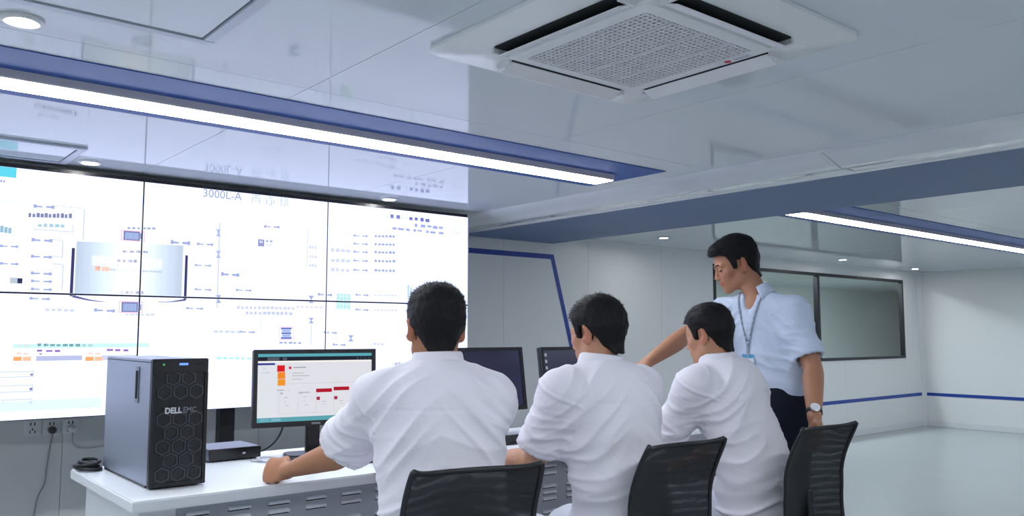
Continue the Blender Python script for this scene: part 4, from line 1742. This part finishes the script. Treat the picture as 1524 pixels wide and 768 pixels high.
def person(label, base, heading, pelvis, waist, chest, neck, head_o, head_h, head_p, head_r, shL, shR, elL, wrL, handL, elR, wrR, handR,
           kneeL, kneeR, ankL, ankR, shirt_m, trouser_m, skin, standing=False, hem_drop=.06, hair_kw=None, open_collar=False,
           sleeve=.78, sleeve_r=None, chest_ab=(.185, .118), waist_ab=(.180, .130), hem_ab=(.192, .150), hair_grey=None, shirt_seed=0, h_body=.0044, shoulder_r=.060, hs=1.0, wrinkle=2.2, cuff=(.080, .071)):
    root = empty('person', tuple(base))
    tag(root, label, 'person', None)
    base = np.asarray(base, float)
    r_ = hframe(heading)[:, 0]
    f_ = hframe(heading)[:, 1]
    HF = hframe(head_h, head_p, head_r)
    ho = np.asarray(head_o, float)
    pelvis, waist, chest, neck = [np.asarray(q, float) for q in (pelvis, waist, chest, neck)]
    shL, shR, elL, wrL, elR, wrR = [np.asarray(q, float) for q in (shL, shR, elL, wrL, elR, wrR)]
    up = vec(0, 0, 1)

    # ---------------- body (head, neck, trunk, arms and hands in one surface)
    B = Vol()
    B.add(lambda P: head_fn((P - ho) @ HF / hs) * hs, ho, .165 * hs, k=.01)
    nb = ho + HF @ vec(0, -.030, -.045) * hs
    nm = (nb + neck) / 2 + HF @ vec(0, .004, 0)
    B.tube([nb, nm, neck - up * .01, neck - up * .06], [(.050, .054), (.052, .056), (.062, .060), (.10, .062)], r_, k=.022)
    ca = (chest_ab[0] - .018, chest_ab[1] - .016)
    B.tube([pelvis - up * .02, waist, chest, neck - up * .075],
           [(hem_ab[0] - .04, hem_ab[1] - .04), (waist_ab[0] - .03, waist_ab[1] - .025), ca, (.135, .075)], r_, k=.03)
    for sh, el, wr in ((shL, elL, wrL), (shR, elR, wrR)):
        B.cone(neck - up * .055, sh, .050, .050, k=.03)
        B.tube([sh, sh + (el - sh) * .5, el, el + (wr - el) * .28, wr],
               [(.050, .050), (.048, .047), (.042, .043), (.045, .042), (.0290, .0235)], np.cross(wr - el, up) + 1e-4, k=.02)
    for wr, hd in ((wrL, handL), (wrR, handR)):
        hand_ops(B, wr, **hd)
    V, F = B.surface(h_body)
    q = (V - ho) @ HF / hs
    col = np.tile(np.array(skin), (len(V), 1))
    inhead = np.linalg.norm(q, axis=1) < .16
    m = np.abs(q[:, 0])
    lip = inhead & (q[:, 1] > .072) & (np.abs(q[:, 2] + .065) < .0105) & (m < .024)
    col[lip] = col[lip] * np.array([1.0, .70, .72])
    earz = inhead & (m > .072) & (q[:, 2] < .03) & (q[:, 2] > -.06) & (q[:, 1] < .02)
    col[earz] = col[earz] * np.array([1.06, .84, .82])
    cheek = np.exp(-((m - .045) / .022) ** 2 - ((q[:, 2] + .03) / .022) ** 2) * inhead * (q[:, 1] > .03)
    col = col * (1 - cheek[:, None] * np.array([0, .10, .08]))
    # eye line (closed lashes seen from the side)
    eye = inhead & (q[:, 1] > .066) & (np.abs(q[:, 2] + .0075) < .0028) & (np.abs(m - .031) < .0150)
    col[eye] = np.array(srgb(44, 34, 32))
    nav = noise3(V * 38) * .05
    col = np.clip(col * (1 + nav[:, None]), 0, 1)
    local_child('body', np_mesh('body', V, F, col), SKIN, root, base)

    # ---------------- hair
    H = Vol()
    hk = hair_kw or {}
    hf = hair_fn_factory(**hk)
    H.add(lambda P: hf((P - ho) @ HF / hs) * hs, ho, .15 * hs, k=0)
    Vh, Fh = H.surface(.0036, ho - .155 * hs, ho + .155 * hs)
    # short strands lift the outline of the cap
    qh = (Vh - ho) @ HF / hs
    Nh = vnormals(Vh, Fh)
    ok = np.nonzero(hf((Vh + Nh * .004 - ho) @ HF / hs) > .001)[0]
    # only on the outer side
    cdir = (Vh[ok] - (ho + HF @ vec(0, -.01, .02)))
    ok = ok[(Nh[ok] * cdir).sum(1) > 0]
    rr = np.random.default_rng(shirt_seed + 11)
    pick = rr.choice(ok, min(4200, len(ok)), replace=len(ok) < 4200)
    dn = HF @ vec(0, .35, -.9)
    sv, sf = [], []
    zz = qh[pick][:, 2]
    comb = np.where((zz > .06)[:, None], (HF @ vec(.15, .9, .05))[None], dn[None])
    L_ = .006 + .008 * rr.random(len(pick))
    comb = comb - (comb * Nh[pick]).sum(1, keepdims=True) * Nh[pick]
    comb = comb / (np.linalg.norm(comb, axis=1, keepdims=True) + 1e-9)
    jit = rr.normal(size=(len(pick), 3)) * .35
    dr = comb + jit + Nh[pick] * (.10 + .22 * rr.random((len(pick), 1)))
    dr /= np.linalg.norm(dr, axis=1, keepdims=True)
    sw = np.cross(dr, Nh[pick])
    sw = sw / (np.linalg.norm(sw, axis=1, keepdims=True) + 1e-9) * .0009
    b0 = Vh[pick] - Nh[pick] * .001
    tip = b0 + dr * L_[:, None] * np.where(zz > .03, 1, .6)[:, None]
    n0 = len(Vh)
    Vs = np.concatenate([b0 - sw, b0 + sw, tip + sw * .4, tip - sw * .4])
    k_ = np.arange(len(pick))
    Fs = np.stack([k_, k_ + len(pick), k_ + 2 * len(pick), k_ + 3 * len(pick)], 1) + n0
    local_child('hair', np_mesh('hair', np.concatenate([Vh, Vs]), np.concatenate([Fh, Fs])), HAIR, root, base)
    # eyebrows
    for s in (-1, 1):
        mb = MB()
        pts = []
        for x, z in ((.010, .0150), (.019, .0185), (.028, .0210), (.037, .0205), (.045, .0165)):
            yy = np.arange(.125, .03, -.0008)
            L3 = np.stack([np.full_like(yy, s * x), yy, np.full_like(yy, z)], 1)
            hit = np.nonzero(head_fn(L3) < .0016)[0]
            pts.append(ho + HF @ (L3[hit[0]] if len(hit) else L3[40]) * hs)
        mb.tube([tuple(p) for p in pts], [.0020, .0034, .0036, .0028, .0010], 6)
        local_child('eyebrow', mb.mesh('eyebrow', True), LASH, root, base)

    # ---------------- shirt
    S = Vol()
    hem = pelvis - up * hem_drop
    S.tube([hem, hem + (waist - hem) * .45, waist, chest, neck - up * .085, neck - up * .035],
           [hem_ab, (hem_ab[0] * .99, hem_ab[1] * .98), waist_ab, chest_ab, (.150, .092), (.085, .070)], r_, k=.03, flat0=True, n=2.0)
    back = neck - up * .085 - f_ * .022
    S.ell(chest - f_ * .035 + up * .03, (.155, .085, .16), np.stack([r_, f_, up], 1), k=.05)
    hems = []
    for sh, el, slv in ((shL, elL, sleeve), (shR, elR, sleeve_r or sleeve)):
        S.cone(neck - up * .050, sh + up * .004, .050, shoulder_r, k=.045)
        d = unit(el - sh)
        he = sh + (el - sh) * slv
        sd = unit(np.cross(d, f_) + 1e-4)
        S.tube([sh - d * .005, sh + (he - sh) * .45, he], [(shoulder_r, shoulder_r), (.067, .066), cuff], sd, k=.075, flat1=True)
        hems.append((he, d, sd))
    for he, d, sd in hems:
        S.tube([he - d * .035, he + d * .03], [(cuff[0] - .014, cuff[1] - .014), (cuff[0] - .0045, cuff[1] - .0045)], sd, k=.003, op='s', flat0=True, flat1=True, sub=2)
    nk = neck + up * .0
    S.tube([neck - up * .045, neck + up * .10], [(.064, .064), (.070, .072)], r_, k=.006, op='s', sub=2)
    if open_collar:
        a = neck + f_ * .085 - up * .015
        S.cone(a, neck + f_ * .110 - up * .115, .040, .006, k=.004, op='s')
    Vs, Fs = S.surface(.0058)
    N = vnormals(Vs, Fs)
    # folds
    loc = (Vs - chest) @ np.stack([r_, f_, up], 1)
    o = shirt_seed * 3.7
    disp = np.zeros(len(Vs))
    zrel = (Vs[:, 2] - hem[2]) / (neck[2] - hem[2])
    low = np.clip(1.15 - zrel * 1.25, 0, 1)
    warp = noise3(loc * 5 + o) * .12
    # soft cross folds over the lower back, slanting up towards the sides
    q1 = np.stack([loc[:, 0] * 3.2 + o, loc[:, 1] * 3.2, (loc[:, 2] + .38 * np.abs(loc[:, 0]) + warp * .35) * 15], 1)
    f1 = np.clip(1 - 2.2 * np.abs(noise3(q1)), 0, 1) ** 2
    disp += (f1 - .35) * .0075 * low
    # long diagonal drags from the armpits
    for s in (-1, 1):
        q2 = np.stack([(loc[:, 0] * s * .7 + loc[:, 2] * .7) * 19 + o + warp * 6, loc[:, 1] * 3, (loc[:, 2] * .7 - loc[:, 0] * s * .7) * 2.5], 1)
        f2 = np.clip(1 - 2.2 * np.abs(noise3(q2 + 11 * s)), 0, 1) ** 2
        wgt = np.exp(-((loc[:, 0] * s - .13) / .085) ** 2 - ((loc[:, 2] - .02) / .15) ** 2)
        disp += (f2 - .35) * .0085 * wgt
    # rings on the sleeves
    for (sh, el), (he, d, sd) in zip(((shL, elL), (shR, elR)), hems):
        a = (Vs - sh) @ d
        L = np.linalg.norm(he - sh)
        rad = np.linalg.norm(Vs - sh - a[:, None] * d, axis=1)
        wgt = np.clip(a / L, 0, 1) * (a < L * 1.02) * (rad < .12)
        q3 = np.stack([a * 22 + (Vs @ sd) * 9 + o, (Vs @ sd) * 6, (Vs @ np.cross(d, sd)) * 6], 1)
        f3 = np.clip(1 - 2.2 * np.abs(noise3(q3)), 0, 1) ** 2
        disp += (f3 - .35) * .0060 * wgt * np.clip((L - a) / .03, 0, 1)
        # stitched hem band
        disp += .0009 * np.exp(-((a - L + .022) / .0035) ** 2) * (rad < .12)
        # armhole seam
        disp += .0022 * np.exp(-((a + .018 - .25 * (rad - .06)) / .0045) ** 2) * (rad < .115)
    disp = disp * wrinkle * np.clip((Vs[:, 2] - hem[2]) / .06, .15, 1)
    disp += noise3(Vs * 9 + o) * .007
    # yoke seam across the shoulder blades
    disp += -.0022 * np.exp(-((loc[:, 2] - (neck[2] - chest[2] - .125)) / .004) ** 2) * (loc[:, 1] < 0) * (np.abs(loc[:, 0]) < .17)
    Vs = Vs + N * disp[:, None]
    shirt = local_child('shirt', np_mesh('shirt', Vs, Fs), shirt_m, root, base)

    # collar: stand and folded leaf around the neck
    cv, cf = [], []
    gap = 16 if not open_collar else 34
    na = 40
    ax = unit(nm - (neck - up * .02))
    cr = unit(r_ - (r_ @ ax) * ax)
    cfw = np.cross(ax, cr)
    if cfw @ f_ < 0:
        cfw = -cfw
    prof = ((.0635, -.020), (.0640, .018), (.0655, .024), (.0690, .0265), (.0725, .022), (.0775, -.004), (.0825, -.026))
    for i in range(na + 1):
        a = math.radians(gap + (360 - 2 * gap) * i / na)      # 0 = front
        fr_ = max(0, math.cos(a)) ** 2
        for j, (rr_, z_) in enumerate(prof):
            drop = (j >= 4) * fr_ * (.030 if open_collar else .018) * (j - 3) / 3
            rr2 = rr_ + (j >= 4) * .004 * fr_ + .012 * fr_ * (j < 3) * 0
            low_f = -.016 * fr_ if open_collar else -.010 * fr_
            cv.append(neck + (cfw * math.cos(a) * 1.04 + cr * math.sin(a)) * rr2 + ax * (z_ - drop + low_f + .004))
    m_ = len(prof)
    for i in range(na):
        for j in range(m_ - 1):
            a = i * m_ + j
            cf.append((a, a + m_, a + m_ + 1, a + 1))
    co = local_child('collar', np_mesh('collar', np.array(cv), np.array(cf)), shirt_m, root, base)
    so = co.modifiers.new('thickness', 'SOLIDIFY')
    so.thickness = .0025
    so.offset = 0

    # ---------------- trousers
    T = Vol()
    kneeL, kneeR, ankL, ankR = [np.asarray(q, float) for q in (kneeL, kneeR, ankL, ankR)]
    hipL, hipR = pelvis - r_ * .085 - up * .03, pelvis + r_ * .085 - up * .03
    if standing:
        T.tube([pelvis - up * .10, pelvis, pelvis + up * .055], [(.165, .125), (.172, .128), (.160, .120)], r_, k=.03, flat1=True, sub=2)
    else:
        T.ell(pelvis - up * .0 + f_ * .02, (.172, .15, .105), np.stack([r_, f_, up], 1), k=.03)
    for hp, kn, an in ((hipL, kneeL, ankL), (hipR, kneeR, ankR)):
        T.tube([hp, hp + (kn - hp) * .5, kn, kn + (an - kn) * .5, an], [(.088, .088), (.082, .080), (.066, .066), (.062, .064), (.060, .064)], r_, k=.035, flat1=True)
    Vt, Ft = T.surface(.0085)
    Nt = vnormals(Vt, Ft)
    Vt = Vt + Nt * ((1 - 2 * np.abs(noise3(Vt * np.array([7, 7, 13]) + o))) * .006)[:, None]
    local_child('trousers', np_mesh('trousers', Vt, Ft), trouser_m, root, base)
    for an, kn in ((ankL, kneeL), (ankR, kneeR)):
        K = Vol()
        a0 = vec(an[0], an[1], 0)
        Rf = np.stack([r_, f_, up], 1)
        K.tube([a0 - f_ * .055 + up * .042, a0 + f_ * .03 + up * .040, a0 + f_ * .12 + up * .032, a0 + f_ * .185 + up * .026],
               [(.036, .040), (.040, .038), (.046, .030), (.034, .022)], r_, k=.01, sub=3)
        K.cone(a0 + up * .05, a0 + up * .10, .040, .042, k=.03)
        K.add(lambda P: .003 - P[:, 2], a0, 2.0, k=.004, op='i')
        Vk, Fk = K.surface(.006, a0 - vec(.28, .28, .03), a0 + vec(.28, .28, .16))
        local_child('shoe', np_mesh('shoe', Vk, Fk), SHOE, root, base)
    return root, S, B, dict(r=r_, f=f_, HF=HF)


LIGHT_SKIN = srgb(192, 142, 114)
TAN_SKIN = srgb(172, 121, 91)
flat_hand = dict(fdir=(0.05, 1, -.12), palm=(0, 0, -1), side=1, curl=(14, 20, 14), spread=1.0)


def flat(side, dx=0.0):
    return dict(fdir=(dx, 1, -.10), palm=(0, 0, -1), side=side, curl=(12, 20, 14))


# 1 nearest seated man
person('seated man in a white shirt nearest the camera, seen squarely from behind',
       (1.37, 1.95, 0), 30, (1.390, 1.985, .545), (1.390, 1.985, .74), (1.395, 2.015, .985), (1.408, 2.045, 1.165),
       (1.420, 2.075, 1.272), 22, -6, -1.5,
       (1.260, 2.130, 1.060), (1.545, 1.966, 1.055), (1.275, 2.385, .878), (1.222, 2.640, .800),
       dict(fdir=(-.30, 1, -.08), palm=(1, .25, -.45), side=-1, curl=(58, 74, 50), thumb_in=.55, size=1.08),
       (1.610, 2.240, .868), (1.620, 2.500, .800), flat(1, -.1),
       (1.39, 2.40, .52), (1.60, 2.33, .52), (1.42, 2.44, .09), (1.62, 2.36, .09),
       SHIRT, TROUS, TAN_SKIN, hair_kw=dict(front=.016, top=.019, side=.012, seed=1), shirt_seed=1, sleeve=.82, cuff=(.090, .080), hem_ab=(.192, .138))
# 2 second seated man
person('seated man in a white shirt with short curly hair, second from the camera',
       (2.10, 1.96, 0), 8, (2.125, 1.985, .545), (2.115, 1.982, .74), (2.088, 2.003, .975), (2.075, 2.030, 1.150),
       (2.082, 2.055, 1.258), -8, -12, -1,
       (1.908, 2.055, 1.055), (2.246, 2.005, 1.055), (1.905, 2.185, .822), (1.952, 2.440, .795), flat(-1, .15),
       (2.335, 2.205, .850), (2.290, 2.465, .798), flat(1, -.1),
       (2.00, 2.42, .52), (2.24, 2.39, .52), (2.00, 2.45, .09), (2.26, 2.42, .09),
       SHIRT, TROUS, LIGHT_SKIN, hair_kw=dict(front=.014, top=.016, side=.014, seed=5), shirt_seed=4, sleeve=.80, hem_ab=(.192, .138))
# 3 third seated man
person('seated man in a white shirt farthest along the desk, beside the standing man',
       (2.97, 2.03, 0), -4, (2.965, 2.03, .545), (2.940, 2.030, .74), (2.895, 2.090, .970), (2.868, 2.130, 1.140),
       (2.858, 2.170, 1.250), -10, -14, 0,
       (2.695, 2.125, 1.040), (3.036, 2.135, 1.040), (2.690, 2.270, .805), (2.700, 2.530, .798), flat(-1, .1),
       (3.120, 2.250, .800), (3.030, 2.450, .668), flat(1, -.3),
       (2.83, 2.47, .52), (3.08, 2.47, .52), (2.83, 2.50, .09), (3.09, 2.50, .09),
       SHIRT, TROUS, LIGHT_SKIN, hair_kw=dict(front=.014, top=.016, side=.011, seed=9), shirt_seed=7, sleeve=.90)
# 4 standing man
ps, S4, B4, fr4 = person('standing man in a pale blue shirt with a lanyard badge and wristwatch, pointing',
       (3.47, 2.27, 0), -95, (3.465, 2.265, .935), (3.455, 2.275, 1.06), (3.445, 2.300, 1.245), (3.425, 2.312, 1.435),
       (3.390, 2.405, 1.588), -48, -20, 2,
       (3.448, 2.135, 1.345), (3.395, 2.485, 1.345), (3.415, 2.030, 1.100), (3.240, 1.925, .900),
       dict(fdir=(-.35, -.25, -.85), palm=(-.9, .3, .2), side=-1, curl=(18, 26, 20), thumb_in=.2),
       (3.140, 2.535, 1.232), (2.880, 2.525, 1.122), dict(fdir=(-1, .05, -.35), palm=(-.3, .1, -1), side=1, curl=(8, 14, 10), thumb_in=.3),
       (3.46, 2.18, .50), (3.45, 2.37, .50), (3.49, 2.17, .09), (3.47, 2.39, .09),
       SHIRTB, TROUSN, srgb(180, 128, 100), standing=True, hem_drop=-.035, hair_kw=dict(front=.022, top=.020, side=.010, seed=13, quiff=.010),
       open_collar=True, sleeve_r=.52, wrinkle=1.5, hs=1.07, h_body=.004, cuff=(.069, .063), shirt_seed=10, sleeve=.80, chest_ab=(.180, .115), waist_ab=(.168, .118), hem_ab=(.172, .124))
PB = (3.47, 2.27, 0)


def shirt_surface(p, direction, off=.004, far=.25):
    """walk in from outside until the cloth is met"""
    p = np.asarray(p, float)
    d = unit(direction)
    ts = np.arange(far, -far, -.002)
    P = p + d * ts[:, None]
    v = S4.ev(P)
    i = np.nonzero(v < off)[0]
    return P[i[0]] if len(i) else p


# lanyard: two straps from the collar to a clip, then the badge
f4, r4 = fr4['f'], fr4['r']
neck4 = vec(3.425, 2.312, 1.435)
clip = shirt_surface(neck4 - vec(0, 0, .245) + r4 * .0, f4, .005)
LAN = mat('lanyard_grey', srgb(158, 168, 184), rough=.7)
for s in (-1, 1):
    pts = []
    top = neck4 + r4 * s * .066 + f4 * .035 + vec(0, 0, .012)
    for k in range(11):
        t = k / 10
        p = top * (1 - t) + clip * t
        pts.append(shirt_surface(p, f4, .0065))
    mb = MB()
    for k in range(10):
        a, b = pts[k], pts[k + 1]
        w = unit(np.cross(b - a, f4)) * .0045
        mb.quad(a - w, a + w, b + w, b - w)
    o = local_child('lanyard_strap', mb.mesh('lanyard_strap', True), LAN, ps, PB)
    sm = o.modifiers.new('thickness', 'SOLIDIFY')
    sm.thickness = .0016
Mb = Matrix((tuple(r4) + (0,), tuple(f4) + (0,), (0, 0, 1, 0), (0, 0, 0, 1))).transposed()
cl = shirt_surface(clip, f4, .008)
bc = shirt_surface(clip - vec(0, 0, .075), f4, .010)
mb = MB()
mb.box(-.006, .006, -.002, .002, -.045, .004, Matrix.Translation(tuple((cl + bc) / 2 + vec(0, 0, .035))) @ Mb)
local_child('clip', mb.mesh('clip'), LAN, ps, PB)
mb = MB()
mb.box(-.030, .030, -.0015, .0015, -.045, .042, Matrix.Translation(tuple(bc)) @ Mb)
bd = local_child('badge', mb.mesh('badge', bevel=.0008), mat('badge_white', srgb(226, 234, 244), rough=.25), ps, PB)
mb = MB()
mb.box(-.029, .029, .0017, .0024, .024, .041, Matrix.Translation(tuple(bc)) @ Mb)
o = local_child('badge_header', mb.mesh('badge_header'), mat('badge_blue', srgb(70, 160, 214), rough=.4), bd, (0, 0, 0))
o.matrix_parent_inverse = Matrix.Identity(4)

# wristwatch on the lowered arm
wr = vec(3.240, 1.925, .900)
el = vec(3.415, 2.030, 1.100)
fa = unit(wr - el)
wc = wr - fa * .030
sd = unit(np.cross(wr - el, vec(0, 0, 1)))
w2 = np.cross(fa, sd)
mb = MB()
ringp, n = [], 28
V_, Fc = [], []
for j in range(n):
    th = 2 * math.pi * j / n
    for (k, rr_) in ((-.009, .0015), (.009, .0015), (.009, .004), (-.009, .004)):
        V_.append(wc + fa * k + sd * math.cos(th) * (.0295 + rr_) + w2 * math.sin(th) * (.0240 + rr_))
for j in range(n):
    for k in range(4):
        Fc.append((j * 4 + k, j * 4 + (k + 1) % 4, ((j + 1) % n) * 4 + (k + 1) % 4, ((j + 1) % n) * 4 + k))
wt = local_child('wristwatch', np_mesh('wristwatch', np.array(V_), np.array(Fc)), mat('watch_strap', srgb(30, 28, 30), rough=.5), ps, PB)
tocam = unit(vec(0, 0, CAM_Z) - wc)
outd = unit(-hframe(52)[:, 1] + vec(0, 0, .25))
outd = unit(outd - (outd @ fa) * fa)
x_, y_ = fa, np.cross(outd, fa)
cc_ = wc + outd * .031
Mw = Matrix((tuple(x_) + (0,), tuple(y_) + (0,), tuple(outd) + (0,), (0, 0, 0, 1))).transposed()
Mw = Matrix.Translation(tuple(cc_)) @ Mw
mb = MB()
mb.lathe([(.019, -.006), (.0225, -.003), (.0225, .003), (.0205, .0045)], n=24)
me = mb.mesh('watch_case', 'auto')
me.transform(Mw)
o = local_child('watch_case', me, CHROME, wt, (0, 0, 0))
o.matrix_parent_inverse = Matrix.Identity(4)
mb = MB()
mb.lathe([(.0200, .0040), (.0200, .0050)], n=24)
mb.box(-.0006, .0006, 0, .011, .005, .0055)
me = mb.mesh('watch_face')
me.transform(Mw)
o = local_child('watch_face', me, mat('watch_dial', srgb(238, 240, 244), rough=.25), wt, (0, 0, 0))
o.matrix_parent_inverse = Matrix.Identity(4)

# belt line
bl = MB()
pel = vec(3.465, 2.265, .935)
pts = []
for k in range(36):
    a = 2 * math.pi * k / 36
    pts.append(tuple(pel + r4 * math.cos(a) * .163 + f4 * math.sin(a) * .120 + vec(0, 0, .034)))
bl.tube(pts, .008, 6, closed=True)
local_child('belt', bl.mesh('belt', True), BLACKP, ps, PB)
